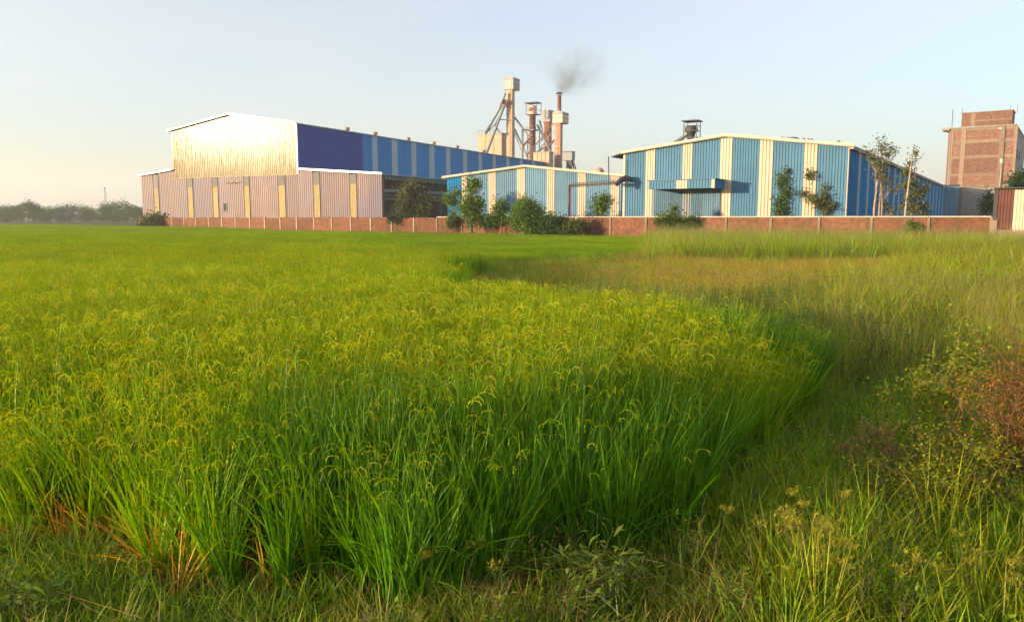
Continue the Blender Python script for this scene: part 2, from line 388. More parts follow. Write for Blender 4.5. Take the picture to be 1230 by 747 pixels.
# side wall
LA = fa.side(655, 196)[0]
def AS(px): return fa.side(px, 192)[0]
slits = [(447.4, 453.6), (470.8, 477.7), (494.3, 500), (515.8, 521.7), (536, 541), (556, 561), (574.8, 579), (591.7, 595.7), (608, 612), (624, 628), (639, 642.2)]
ys = [0.06] + [AS(v) for s in slits for v in s] + [LA]
dark_to = AS(436)
def zs(t): return zr - .04 - 0.0 * t
first = True
for i in range(0, len(ys), 2):
    a, b = ys[i], ys[i + 1]
    cuts = [a, dark_to, b] if a < dark_to < b else [a, b]
    for j in range(len(cuts) - 1):
        dk = cuts[j + 1] <= dark_to + .01
        p = (cuts[j + 1] - cuts[j])
        kk = 3 if dk else 1
        for q in range(kk):
            corr(cuts[j] + p * q / kk, cuts[j] + p * (q + 1) / kk - .012, lambda t: 0.0, zs, .42, .045, axis='y').build('blue_panel', M['indigo'] if dk else M['blue'], mill, label='deep indigo panel at the near end of the side' if dk else None)
for a, b in zip(ys[1::2], ys[2::2]):
    corr(a + .006, b - .018, lambda t: 0.0, zs, .3, .04, axis='y').build('skylight_strip', M['skylight'], mill)
MB().box(-.1, .16, .02, LA, zr - .035, zr + .16).build('eave_gutter', M['trim_blue'], mill)
MB().box(-.10, .14, -.16, .02, ZM + .1, zr - .04).build('corner_flashing', M['zinc_flash'], mill)
# roof
ov = .45
def slab(m, x0, z0, x1, z1, y0, y1, th=.12):
    return m.hexa([(x0, y0, z0), (x1, y0, z1), (x1, y1, z1), (x0, y1, z0), (x0, y0, z0 + th), (x1, y0, z1 + th), (x1, y1, z1 + th), (x0, y1, z0 + th)])
slab(MB(), xl - ov, zl - .2, xm, zm, -.5, LA, .14).build('roof_slope', M['blue_roof'], mill)
slab(MB(), xm, zm + .003, .25, zr - .02, -.5, LA, .14).build('roof_slope', M['blue_roof'], mill)
slab(MB(), xl - ov - .02, zl - .22 + .05, xm, zm + .05, -.62, -.503, .26).build('rake_flashing', M['zinc_flash'], mill)
slab(MB(), xm + .002, zm + .05, .27, zr + .02, -.62, -.503, .26).build('rake_flashing', M['zinc_flash'], mill)
slab(MB(), wl - .3, wlz - .02, xl - .01, wl2z + .1, -.45, LA * .6, .12).build('annex_roof', M['blue_roof'], mill)
slab(MB(), wl - .32, wlz + .02, xl - .05, wl2z + .15, -.56, -.453, .28).build('rake_flashing', M['zinc_flash'], mill)
slab(MB(), .17, wr2z + .0, wr + .3, wrz - .02, -.45, LA * .55, .12).build('annex_roof', M['blue_roof'], mill)
slab(MB(), .17, wr2z + .05, wr + .32, wrz + .03, -.56, -.453, .28).build('rake_flashing', M['zinc_flash'], mill)
MB().box(wl, wl + .1, .06, LA * .6, 0, wlz - .05).build('annex_wall', M['zinc_low'], mill)
MB().box(xl - .05, xl + .06, .06, LA, 0, zl - .22).build('far_side_wall', M['blue'], mill)
MB().box(xl + .07, -.11, LA - .1, LA, 0, zl - .1).build('end_wall', M['blue'], mill)
# turbine vents on the ridge side of the roof
for px, py in ((422, 156), (455.5, 161.5), (495, 166.5), (525.5, 171.5), (553.5, 176), (585, 181)):
    y = fa.side(px, py)[0]
    c = (-0.9, y); z0 = zr + .05
    v = MB().lathe([(.30, z0 - .1), (.26, z0 + .35), (.40, z0 + .4), (.48, z0 + .6), (.44, z0 + .8), (.28, z0 + .92), (.05, z0 + .96)], c[0], c[1], 12)
    v.build('roof_ventilator', M['buff'], mill)
# open annex side: posts, fascia and black panels standing in for the shaded interior
AL = LA * .55
for q in range(7):
    y = .35 + q * AL / 6.5
    MB().box(wr - .28, wr - .02, y - .14, y + .14, 0, wrz - .14).build('post', M['rust'] if q == 0 else M['grime'], mill)
MB().box(wr - .06, wr + .06, .3, AL, wrz - .72, wrz - .06).build('fascia', M['grime'], mill)
fsc = MB()
rf = random.Random(3)
for q in range(60):
    y = .6 + q * (AL - 1) / 60
    fsc.box(wr + .065, wr + .13, y, y + .45, wrz - .68 + rf.uniform(0, .12), wrz - .2 + rf.uniform(0, .1))
fsc.build('green_netting', mat('green_netting', (.05, .13, .09), .8, 0, .3, 4), mill, kind='stuff')
MB().box(2.2, 2.35, .2, AL, 0, wr2z - 1.0).build('interior_shade_panel', M['dark'], mill)
MB().box(2.4, wr - .3, AL - .2, AL - .05, 0, wrz - .2).build('interior_shade_end', M['dark'], mill)
for (zz, xx, r) in ((wrz - 2.3, wr - 1.1, .30), (wrz - 3.5, wr - 1.7, .16), (wrz - 2.95, wr - 2.4, .2)):
    MB().tube([(xx, .6, zz), (xx, AL - 1, zz + .1)], r, 10).build('duct', M['grey_steel'], mill)
MB().box(wr - 2.2, wr - 1.2, 5.0, 6.6, 0, 3.6).build('door', M['grey_steel'], mill)

# ================================================================== LOW MIDDLE SHED
fb = Frame(at(537, 214, 88), 26)
def Bp(px, py): return fb.front(px, py)
b0, bz0 = 0.0, Bp(537, 214)[1]; bm, bzm = Bp(632, 201.5); b1, bz1 = Bp(747, 212.5)
low = empty('striped_shed', fb.loc, fb.rz, label='low gabled shed with pale blue and cream stripes between the two bigger sheds', cat='industrial shed')
def bz(t): return bz0 + (bzm - bz0) * (t - b0) / (bm - b0) if t < bm else bzm + (bz1 - bzm) * (t - bm) / (b1 - bm)
bc = [(555, 561.5), (587, 596), (621, 631), (656.8, 666.5), (694, 704), (733.5, 744)]
bx = [0.06] + [Bp(v, 235)[0] for s in bc for v in s] + [b1]
for i in range(len(bx) - 1):
    a, b = bx[i], bx[i + 1]
    if b - a < .15: continue
    cuts = [a] + ([bm] if a + .2 < bm < b - .2 else []) + [b]
    if i % 2: corr(a, b - .008, lambda t: 0, bz, .24, .045, y=-.03).build('cream_strip', M['cream'], low)
    else: corr(a, b - .008, lambda t: 0, bz, .24, .045).build('blue_panel', M['blue'] if i == 0 else M['blue_pale'], low)
DB = 34
slab(MB(), -.4, bz0 + .02 - .1, bm, bzm + .02, -.35, DB, .12).build('roof_slope', M['blue_roof'], low)
slab(MB(), bm, bzm + .023, b1 + .3, bz1 - .05, -.35, DB, .12).build('roof_slope', M['blue_roof'], low)
slab(MB(), -.42, bz0 - .02, bm, bzm + .08, -.46, -.353, .2).build('rake_trim', M['cream'], low)
slab(MB(), bm + .002, bzm + .08, b1 + .32, bz1 + .0, -.46, -.353, .2).build('rake_trim', M['cream'], low)
MB().box(-.05, .05, .11, DB, 0, bz0 - .1).build('side_wall', M['blue'], low)
MB().box(b1 - .1, b1, .11, DB, 0, bz1 - .1).build('side_wall', M['blue'], low)
MB().box(.06, b1 - .11, DB - .1, DB, 0, bz0 - .1).build('end_wall', M['blue'], low)
vx, vz = fb.front(720, 208, 1.2)
MB().lathe([(.30, bz(vx) - .2), (.28, vz - .2), (.42, vz - .15), (.50, vz + .1), (.44, vz + .35), (.25, vz + .5), (.04, vz + .55)], vx, 1.2, 12).build('roof_ventilator', M['buff'], low)

# ================================================================== TALL STRIPED SHED (right)
fc = Frame(at(1021, 176, 58), 33)
def Cp(px, py, y=0.0): return fc.front(px, py, y)
c0, cz0 = Cp(749, 186); cm, czm = Cp(873, 165.5); cz1 = Cp(1021, 176.5)[1]; c1 = 0.0
tall = empty('striped_warehouse', fc.loc, fc.rz, label='tall blue warehouse with cream stripes and a box hood over its loading door', cat='warehouse')
def czf(t): return cz0 + (czm - cz0) * (t - c0) / (cm - c0) if t < cm else czm + (cz1 - czm) * (t - cm) / (c1 - cm)
cc = [(748.2, 751.6), (775.5, 787), (819.5, 831.5), (864.5, 879), (911.5, 928), (965, 981), (1017.5, 1021)]
cx = [Cp(v, 215)[0] for s in cc for v in s]; cx[0] = c0; cx[-1] = 0.0
hood0, hoodz1 = Cp(779, 216.5); hood1, hoodz0 = Cp(869, 227)
for i in range(len(cx) - 1):
    a, b = cx[i], cx[i + 1]
    if i % 2 == 0: corr(a, b - .006, lambda t: 0, czf, .235, .05, y=-.03).build('cream_strip', M['cream'], tall)
    else:
        parts = [(a, b)]
        for (p, q) in parts:
            h = (q - p) / 2
            corr(p, p + h - .006, lambda t: 0, czf, .235, .045).build('blue_panel', M['blue_front'], tall)
            corr(p + h, q - .006, lambda t: 0, czf, .235, .045).build('blue_panel', M['blue_front'], tall)
DC = 88
slab(MB(), c0 - .1, cz0 + .03, cm, czm + .03, -.3, DC, .12).build('roof_slope', M['blue_roof'], tall)
slab(MB(), cm, czm + .033, .35, cz1 - .08, -.3, DC, .12).build('roof_slope', M['blue_roof'], tall)
slab(MB(), c0 - .12, cz0 + .06, cm, czm + .1, -.42, -.303, .2).build('rake_trim', M['cream'], tall)
slab(MB(), cm + .002, czm + .1, .37, cz1 - .02, -.42, -.303, .2).build('rake_trim', M['cream'], tall)
slab(MB(), c0 - .95, cz0 - .22, c0 - .125, cz0 + .03, -.38, 20, .1).build('eave_overhang', M['grime'], tall)
MB().box(c0 + .02, c0 + .12, .11, DC, 0, cz0 - .1).build('side_wall', M['blue'], tall)
MB().box(c0 + .13, -.12, DC - .1, DC, 0, cz1 - .2).build('end_wall', M['blue'], tall)
def CS(px): return fc.side(px, 225)[0]
sl_px = [(1029.6, 1032.4), (1040.6, 1043), (1049.8, 1052.4), (1057.2, 1059.3), (1065.2, 1067.4), (1073, 1075), (1079.2, 1081), (1085.5, 1087.2), (1091.6, 1093), (1097.4, 1098.8), (1102.6, 1104), (1108, 1109.2), (1112.6, 1113.8), (1117, 1118.1), (1121.2, 1122.2), (1125.2, 1126.1), (1129, 1129.9), (1132.6, 1133.4)]
cys = [.12] + [min(CS(v), DC - 1) for s in sl_px for v in s] + [DC]
for i in range(len(cys) - 1):
    a, b = cys[i], cys[i + 1]
    if b - a < .1: continue
    corr(a + .004, b - .006, lambda t: 0, lambda t: cz1 - .2, .3 if i % 2 else .5, .04, axis='y').build('skylight_strip' if i % 2 else 'blue_panel', M['skylight'] if i % 2 else M['blue'], tall)
MB().box(.06, .30, -.28, DC, cz1 - .17, cz1 - .085).build('eave_gutter', M['cream'], tall)
# hood
HP = 2.5
hood = MB(); hood.box(hood0, hood1, -HP, -.05, hoodz1 - .06, hoodz1).build('hood_top', M['trim_blue'], tall)
hc = [Cp(812.5, 220, -HP)[0], Cp(826, 220, -HP)[0]]
hx = [hood0, hc[0], hc[1], hood1]
# the front is drawn where the box front stands
hs_ = (Cp(779, 220, -HP)[0], Cp(858.5, 220, -HP)[0])
tall_h = empty('loading_hood', (0, 0, 0)); tall_h.parent = tall
zz0, zz1 = Cp(815, 226.8, -HP)[1], Cp(815, 216.6, -HP)[1]
for o in [o for o in tall.children if o.name.startswith('hood_top')]: bpy.data.objects.remove(o)
H0, H1 = hs_
MB().box(H0 - .1, H1 + .1, -HP - .1, -.06, zz1, zz1 + .08).build('hood_top', M['trim_blue'], tall_h)
corr(H0, hc[0] - .006, lambda t: zz0, lambda t: zz1 - .003, .235, .045, y=-HP).build('hood_panel', M['blue_front'], tall_h)
corr(hc[0], hc[1] - .006, lambda t: zz0, lambda t: zz1 - .003, .235, .045, y=-HP - .01).build('hood_panel', M['cream'], tall_h, label='cream sheet at the middle of the hood')
corr(hc[1], H1 - .25, lambda t: zz0, lambda t: zz1 - .003, .235, .045, y=-HP).build('hood_panel', M['blue_front'], tall_h)
MB().box(H1 - .244, H1, -HP - .05, -HP + .1, zz0, zz1 - .003).build('hood_corner', M['cream'], tall_h)
MB().box(H1 - .08, H1, -HP + .105, -.055, zz0, zz1 - .003).build('hood_side', M['blue'], tall_h)
MB().box(H0, H0 + .08, -HP + .105, -.055, zz0, zz1 - .003).build('hood_side', M['blue'], tall_h)
MB().box(H0 + .09, H1 - .09, -HP + .11, -.06, zz0 + .05, zz0 + .12).build('hood_soffit', M['trim_blue'], tall_h)
# door under the hood: grey-blue rolling sheet with a dark jamb
d0, d1 = Cp(784, 245)[0], Cp(865.5, 245)[0]
corr(d0, d1 - .25, lambda t: 0, lambda t: zz0 + .1, .18, .04, y=-.055, back=.0).build('loading_door', M['blue_pale'], tall)
MB().box(d1 - .24, d1, -.16, -.052, 0, zz0 + .1).build('door_jamb', M['trim_blue'], tall)
# bits and pieces along the roof edge
for px, py, w in ((939, 167.5, .16), (948.5, 168, .75), (965, 169, .16), (970.5, 169.3, .14), (974.5, 169.5, .14), (1007, 172, .16)):
    x, z = Cp(px, py, 2.0)
    MB().lathe([(w * .6, czf(min(x, -.1)) - .1), (w * .6, z - .05), (w, z), (w * .8, z + .16), (w * .2, z + .2)], x, 2.0, 8).build('roof_vent', M['grey_steel'], tall)

# low far block beyond the warehouse
ff = Frame(at(1135, 224, 132), 12)
far = empty('blue_lean_to', ff.loc, ff.rz, label='small light blue flat roofed block between the warehouse and the brick tower', cat='shed')
fz = ff.front(1142, 223.5)[1]; fx1 = ff.front(1151, 240)[0]
for q in range(3):
    corr(fx1 * q / 3, fx1 * (q + 1) / 3 - .02, lambda t: 0, lambda t: fz, .35, .05).build('blue_panel', M['blue_pale'], far)
MB().box(-.1, fx1 + .15, -.2, 6, fz + .003, fz + .2).build('roof', M['grime'], far)
MB().box(fx1 - .1, fx1, .11, 5.8, 0, fz).build('side_wall', M['blue'], far)

# ================================================================== PIPE BRIDGE
fp = Frame(at(682, 222, 70), 0)
pa, pb = at(684, 223, 72), at(745, 219, 66.5)
pipe = empty('conveyor_pipe', (pa.x, pa.y, 0), 0, label='rusty overhead pipe on one post running from the low shed to the tall warehouse', cat='pipe')
O = Vector((pa.x, pa.y, 0))
pt = MB(); pt.tube([pa - O, pb - O], .10, 10); pt.build('pipe', M['grime'], pipe)
MB().tube([Vector((0, 0, -.1)), Vector((0, 0, pa.z + .10))], .11, 10).build('post', M['rust'], pipe)
bb = (pb - pa); rail = MB()
rail.bar(pa - O + Vector((0.2, .15, .2)), pb - O + Vector((0, .15, .2)), .05)
rail.bar(pa - O + Vector((0.2, -.15, -.16)), pb - O + Vector((0, -.15, -.16)), .05)
for q in range(12):
    c = pa - O + bb * ((q + .5) / 12); rail.bar(c + Vector((0, -.14, -.16)), c + Vector((0, .14, .2)), .04)
rail.build('rail', M['grime'], pipe)
pe = pb - O
MB().tube([pe + Vector((-.35, 0, -.25)), pe + Vector((.1, .1, .2)), pe + Vector((.5, .35, .35)), pe + Vector((1.0, 1.0, .3))], [.16, .24, .26, .20], 10).build('elbow', M['grime'], pipe)
mp_ = MB(); mp_.tube([pe + Vector((-.9, .6, -.2)), pe + Vector((-.95, .6, 2.2))], .05, 6); mp_.build('vent_pipe', M['grime'], pipe)

# ================================================================== PROCESS PLANT (bins, elevators, chimney)
FT = 30
def kbox(m, F, px0, pxm, px1, pyt, pyb, zb=None, ins=0.0):
    """box whose near vertical edge stands at the frame's origin; front to the left of it, side to the right"""
    pm = (pyt + pyb) / 2
    x0 = F.front(px0, pm)[0]; y1 = F.side(px1, pm)[0]
    zt = F.front(pxm, pyt)[1]; zb_ = F.front(pxm, pyb)[1] if zb is None else zb
    m.box(x0, 0, 0, y1, zb_, zt); return x0, y1, zb_, zt
def girts(root, x0, x1, y0, y1, zs_, name, mt, r=.09):
    m = MB()
    for z in zs_:
        m.box(x0 - r, x1 + r, y0 - r, y0 - .003, z, z + .14); m.box(x1 + .003, x1 + r, y0 - .002, y1 + r, z, z + .14)
    return m.build(name, mt, root, kind='stuff')

# bin house
f1 = Frame(at(602.5, 175, 236), FT)
binh = empty('storage_bin', f1.loc, f1.rz, label='square buff storage bin beneath the tallest elevator, left of the chimneys', cat='storage bin')
m = MB(); x0, y1, zb, zt = kbox(m, f1, 574, 602.5, 610.5, 160.5, 187, 0); m.build('bin_body', M['buff'], binh)
girts(binh, x0, 0, 0, y1, [zt - .3, zt - 2.2, zt - 4.3, zt - 6.4], 'girt', M['rust_plate'])
pn = 3
for q in range(1, pn): MB().box(x0 * q / pn - .07, x0 * q / pn + .07, -.1, -.003, zb, zt - .35).build('stiffener', M['rust_plate'], binh)
MB().box(x0 - .15, .15, -.15, y1 + .15, zt + .003, zt + .22).build('bin_roof', M['grey_steel'], binh)
rl = MB()
for q in range(7):
    rl.bar((x0 * q / 6, 0, zt + .2), (x0 * q / 6, 0, zt + 1.25), .07)
rl.bar((x0, 0, zt + 1.25), (0, 0, zt + 1.25), .07); rl.bar((x0, 0, zt + .75), (0, 0, zt + .75), .05)
rl.build('railing', M['rust'], binh)

def elevator(name, label, Y, leg, head, top, headbot, bot, legmat, headmat, cat='elevator', cap=True, plates=14, rz=FT, inner=None, **k):
    """leg = (px0, pxm, px1), head = (px0, pxm, px1)"""
    F = Frame(at(leg[1], headbot, Y), rz)
    root = empty(name, F.loc, F.rz, label=label, cat=cat, **k)
    m = MB(); x0, y1, zb, zt = kbox(m, F, leg[0], leg[1], leg[2], headbot, bot, 0); m.build('leg', legmat, root)
    girts(root, x0, 0, 0, y1, [zt * (i + .5) / plates for i in range(plates)], 'flange', M['rust_plate'], .10)
    # ladder with cage rails on the front
    ld = MB(); lx = x0 * .30
    for s in (-.22, .22): ld.bar((lx + s, -.32, 1), (lx + s, -.32, zt), .07)
    for i in range(int(zt / .9)): ld.bar((lx - .22, -.32, 1.2 + i * .9), (lx + .22, -.32, 1.2 + i * .9), .05)
    ld.build('ladder', M['rust'], root)
    hx0 = F.front(head[0], (top + headbot) / 2)[0]; hy1 = F.side(head[2], (top + headbot) / 2)[0]; hxm = F.front(head[1], (top + headbot) / 2)[0]
    ztop = F.front(leg[1], top)[1]
    a, b, c, d = hx0, max(hxm, .12), -.25, y1 + (hy1 - y1) * .8
    hm = MB(); hm.box(a, b, c, d, zt + .003, ztop); hd = hm.build('head_box', headmat, root)
    pnl = MB(); pnl.box(a + (b - a) * .30, a + (b - a) * .78, c - .06, c - .003, zt + .35, ztop - .25); pnl.build('hatch', inner or M['cream'], hd)
    fl = MB()
    for z in (zt + .01, (zt + ztop) / 2, ztop - .16): fl.box(a - .08, b + .08, c - .08, c - .002, z, z + .13); fl.box(b + .002, b + .08, c, d, z, z + .13)
    fl.build('flange', M['rust_plate'], hd)
    if cap:
        # arched cap
        pts = []; nseg = 8
        vs, fs = [], []
        for i in range(nseg + 1):
            t = math.pi * i / nseg; xx = (a + b) / 2 - math.cos(t) * (b - a) * .52; z = ztop + .02 + math.sin(t) * .75
            vs += [(xx, c - .1, z), (xx, d + .1, z)]
        for i in range(nseg): fs.append((2 * i, 2 * i + 1, 2 * i + 3, 2 * i + 2))
        fs.append(tuple(range(0, 2 * nseg + 2, 2))); fs.append(tuple(range(2 * nseg + 1, 0, -2)))
        MB().add(vs, fs).build('cap', M['grey_steel'], root)
    return F, root, (x0, y1, zt, ztop)
def chutes(F, root, lines, w=.5, name='chute', mt=None, Y=None):
    for (pa_, pb_, *r) in lines:
        Yd = F.loc.y if Y is None else Y
        a = F.local(at(pa_[0], pa_[1], Yd + (r[1] if len(r) > 1 else 0))); b = F.local(at(pb_[0], pb_[1], Yd + (r[1] if len(r) > 1 else 0)))
        MB().tube([a, b], r[0] if r else w / 2, 8).build(name, mt or M['grey_steel'], root)

F1, e1, i1 = elevator('bucket_elevator', 'tallest buff bucket elevator with grey head box, braced over the storage bin', 232, (608.3, 615.4, 618.2), (605.4, 617, 623.8), 95, 107.5, 190, M['buff'], M['grey_steel'])
chutes(F1, e1, [((607, 112), (601, 128), .35), ((602, 127), (583, 161), .38), ((606, 126), (584, 186), .38), ((606, 128), (594, 152), .3), ((594, 150), (601, 161), .25), ((600, 144), (616, 144), .15), ((594, 150), (584, 160), .22)])
chutes(F1, e1, [((604, 123), (609, 123), .8), ((603.5, 121), (608, 129), .4)], name='diverter', mt=M['rust'])
chutes(F1, e1, [((618, 141), (635, 164), .3), ((618, 155), (634, 190), .3), ((627.5, 156), (627.5, 190), .32), ((618, 160), (627, 183), .15)], name='brace', mt=M['grey_steel'])

# round rusty stack with a roofed platform
def stack(name, label, Y, px0, px1, top, ringpx=None, **k):
    F = Frame(at((px0 + px1) / 2, top, Y), FT); root = empty(name, F.loc, F.rz, label=label, **k)
    r = (px1 - px0) / 2 / FPX * Y; zt = F.loc.z + at((px0 + px1) / 2, top, Y).z
    MB().lathe([(r, 0), (r, zt)], 0, 0, 16).build('stack_tube', M['rust'], root)
    fl = MB()
    for i in range(1, 9): fl.lathe([(r + .12, zt * i / 9), (r + .12, zt * i / 9 + .15)], 0, 0, 16, False)
    fl.build('ring_joint', M['rust_plate'], root)
    return F, root, r, zt
F2, s2, r2, z2 = stack('dust_stack', 'rusty round stack with a cream drum and flat canopy on top', 226, 636, 643.4, 138, cat='industrial stack')
zt2 = at(640, 126, 226).z
dr = MB().lathe([(r2 * 1.35, z2 + .003), (r2 * 1.35, zt2 - .6), (r2 * .9, zt2 - .3)], 0, 0, 16); dr.build('drum', M['cream'], s2)
MB().box(-r2 * 2.0, r2 * 2.3, -1.6, 1.6, zt2 + .3, zt2 + .55).build('canopy', M['grime'], s2)
pf = MB(); pf.box(-r2 * 1.6, r2 * 2.3, -1.5, 1.5, z2 - .1, z2 - .003)
for (x, y) in ((-r2 * 1.5, -1.4), (r2 * 2.2, -1.4), (-r2 * 1.5, 1.4), (r2 * 2.2, 1.4)): pf.bar((x, y, z2 - .1), (x, y, zt2 + .3), .12)
pf.bar((-r2 * 1.5, -1.4, z2 + 1.1), (r2 * 2.2, -1.4, z2 + 1.1), .08); pf.bar((r2 * 2.2, -1.4, z2 + 1.1), (r2 * 2.2, 1.4, z2 + 1.1), .08)
pf.build('platform', M['rust'], s2)
dq = MB(); dq.tube([(0, -r2 * 1.37, z2 + 1.4), (0, -r2 * 1.37 - .1, z2 + 1.4)], .55, 12); dq.build('fan_port', M['rust'], s2)
zr_ = at(640, 157, 226).z
rg = MB(); rg.lathe([(r2 + 1.0, zr_), (r2 + 1.0, zr_ + .15)], 0, 0, 12, False)
for i in range(12):
    t = i * math.pi / 6; rg.bar(((r2 + .95) * math.cos(t), (r2 + .95) * math.sin(t), zr_), ((r2 + .95) * math.cos(t), (r2 + .95) * math.sin(t), zr_ + 1.1), .06)
rg.build('ring_platform', M['grime'], s2)

F3, e3, i3 = elevator('hooded_elevator', 'rust red elevator with blue grey head box between the two stacks', 229, (653.4, 660.2, 662.6), (651.6, 661.4, 666), 134.5, 146.5, 185, M['rust'], M['grey_steel'], inner=M['grey_steel'])
F4, e4, i4 = elevator('chimney_elevator', 'buff plated elevator with cream head box standing in front of the smoking chimney', 219, (665.8, 673.4, 675.6), (664.2, 676, 681.6), 136.5, 148, 206, M['rust_plate'], M['cream'], plates=18)
# chimney behind
F5, s5, r5, z5 = stack('chimney', 'slim dark rusty chimney giving off grey smoke', 223.5, 669.6, 674.2, 114.5, cat='chimney')
MB().lathe([(r5 * 1.8, z5 + .35), (r5 * 1.2, z5 + .75), (.05, z5 + .85)], 0, 0, 12).build('rain_cap', M['grime'], s5)
cp = MB()
for i in range(3):
    t = i * 2.1; cp.bar((r5 * .95 * math.cos(t), r5 * .95 * math.sin(t), z5 - .2), (r5 * 1.3 * math.cos(t), r5 * 1.3 * math.sin(t), z5 + .5), .07)
cp.build('cap_strut', M['grime'], s5)
# frame of sloping ducts among the towers
fw = Frame(at(650, 190, 222), FT)
tr = empty('duct_frame', fw.loc, fw.rz, label='tangle of sloping steel ducts and braces between the rusty stacks', cat='duct frame')
lines = [((665, 148), (632, 188)), ((645, 150), (662, 184)), ((663, 160), (640, 190)), ((666, 168), (648, 190)), ((634, 170), (652, 192)), ((648, 145), (653, 165)), ((660, 150), (650, 170)), ((646, 183), (656, 175)), ((656, 175), (664, 190)), ((628, 176), (640, 162)), ((627, 156), (641, 156))]
for i, (p, q) in enumerate(lines):
    MB().tube([fw.local(at(*p, 222)), fw.local(at(*q, 222))], .28 if i % 2 else .16, 8).build('duct', M['grey_steel'] if i % 3 else M['rust'], tr)
for p in ((628, 156), (634, 162), (648, 152), (656, 170)):
    a = fw.local(at(*p, 222.6)); MB().bar((a.x, a.y, 0), a, .22).build('post', M['grime'], tr)
# cream bin house at the foot of the towers
f6 = Frame(at(659.6, 195, 214), FT)
cb = empty('buff_bin', f6.loc, f6.rz, label='buff sheet bin house with a grey side at the foot of the stacks', cat='storage bin')
m = MB(); x0, y1, zb, zt = kbox(m, f6, 640.5, 659.6, 664.6, 183, 206, 0); m.build('bin_body', M['buff'], cb)
girts(cb, x0, 0, 0, y1, [zt - .25, zt - 2.4], 'girt', M['rust_plate'])
for q in range(1, 4): MB().box(x0 * q / 4 - .06, x0 * q / 4 + .06, -.09, -.003, 0, zt - .3).build('stiffener', M['rust_plate'], cb)
MB().box(x0 - .12, .12, -.12, y1 + .12, zt + .003, zt + .2).build('bin_roof', M['grey_steel'], cb)
# water tank on legs
f7 = Frame(at(687, 190, 200), FT)
tk = empty('raised_tank', f7.loc, f7.rz, label='dark blue grey square tank raised on legs right of the chimney', cat='tank')
m = MB(); x0, y1, zb, zt = kbox(m, f7, 675.5, 687, 690.6, 182.5, 192.5); m.build('tank_body', M['grey_steel'], tk)
MB().box(x0 - .12, .12, -.12, y1 + .12, zt + .003, zt + .16).build('tank_lid', M['grime'], tk)
for (x, y) in ((x0 * .55, .2), (-.3, .2), (x0 * .55, y1 - .2), (-.3, y1 - .2)):
    MB().bar((x, y, 0), (x, y, zb - .003), .3).build('leg', M['grime'], tk)
MB().bar((.1, y1 * .3, zb - .003), (1.9, y1 * .3, zb - 5.2), .25).build('brace', M['grime'], tk)
hp = MB(); hp.add([(x0 * .7, .1, zb), (-.1, .1, zb), (-.1, y1 * .9, zb), (x0 * .7, y1 * .9, zb), (x0 * .45, y1 * .4, zb - 2.2), (x0 * .25, y1 * .4, zb - 2.2), (x0 * .25, y1 * .6, zb - 2.2), (x0 * .45, y1 * .6, zb - 2.2)],
    [(0, 1, 5, 4), (1, 2, 6, 5), (2, 3, 7, 6), (3, 0, 4, 7), (4, 5, 6, 7)]).build('hopper', M['grime'], tk)

# cyclone stand behind the warehouse
f8 = Frame(at(831, 165, 96), FT)
cyl = empty('cyclone_stand', f8.loc, f8.rz, label='dark cyclone in an open steel frame behind the warehouse ridge', cat='cyclone')
zt8, zb8 = at(829, 146.5, 96).z, at(829, 180, 96).z
w8 = .78
for (x, y) in ((-w8, -w8), (w8, -w8), (w8, w8), (-w8, w8)):
    MB().bar((x, y, 0), (x, y, zt8), .08).build('post', M['grime'], cyl)
MB().box(-w8 - .25, w8 + .25, -w8 - .25, w8 + .25, zt8, zt8 + .12).build('canopy', M['grime'], cyl)
bm_ = MB()
for z in (at(829, 158, 96).z, at(829, 152, 96).z, at(829, 166, 96).z):
    bm_.bar((-w8, -w8, z), (w8, -w8, z), .08); bm_.bar((w8, -w8, z), (w8, w8, z), .08)
bm_.build('rail', M['grime'], cyl)
zc = at(829, 153.5, 96).z
MB().lathe([(.3, 0), (.3, zc - 1.6), (.55, zc - .6), (.78, zc - .5), (.78, zc), (.5, zc + .2)], -.1, 0, 14).build('cyclone_body', M['grime'], cyl)
MB().tube([Vector((-.5, 0, zc - .7)), f8.local(at(807.5, 174.5, 96))], .24, 8).build('duct', M['grey_steel'], cyl)

# ================================================================== BRICK TOWER BUILDING
fd = Frame(at(1220, 152, 132), 36)
def D(px, py): return fd.front(px, py)
dx0, dz1 = D(1139.5, 154); dside = 30.0
bd = empty('brick_building', fd.loc, fd.rz, label='unplastered red brick building with concrete bands and a rooftop room', cat='building')
cols = [D(v, 190)[0] for v in (1139.5, 1153, 1158.5, 1199, 1205.5, 1216.5, 1220)]
beams = [(D(1180, 153)[1], D(1180, 156.5)[1]), (D(1180, 167.5)[1], D(1180, 171.5)[1]), (D(1180, 186.5)[1], D(1180, 190)[1]), (D(1180, 208)[1], D(1180, 211)[1]), (D(1180, 221)[1], D(1180, 226)[1])]
zt = beams[0][0]
levels = [zt] + [v for b in beams for v in b][1:] + [0]
# brick infill panels between columns and beams
bays = [(cols[0] + .5, cols[1]), (cols[2], cols[3]), (cols[4], cols[5])]
for a, b in bays:
    for i in range(0, len(levels) - 1, 2):
        pass
vb = [(beams[i][1], beams[i + 1][0]) for i in range(4)] + [(beams[4][1], 0)]
for a, b in bays:
    for j, (t_, bt) in enumerate(vb):
        MB().box(a + .004, b - .004, .06, .3, bt + .004, t_ - .004).build('brick_panel', M['brick_d'] if j < 4 else M['cement_grey'], bd)
for a, b in ((cols[0], cols[0] + .5), (cols[1], cols[2]), (cols[3], cols[4]), (cols[5], cols[6])):
    MB().box(a, b, -.01, .32, 0, zt).build('column', M['cement'], bd)
for j, (t_, bt) in enumerate(beams):
    for a, b in bays: MB().box(a + .003, b - .003, .02, .31, bt, t_ - .003).build('beam', M['cement'], bd)
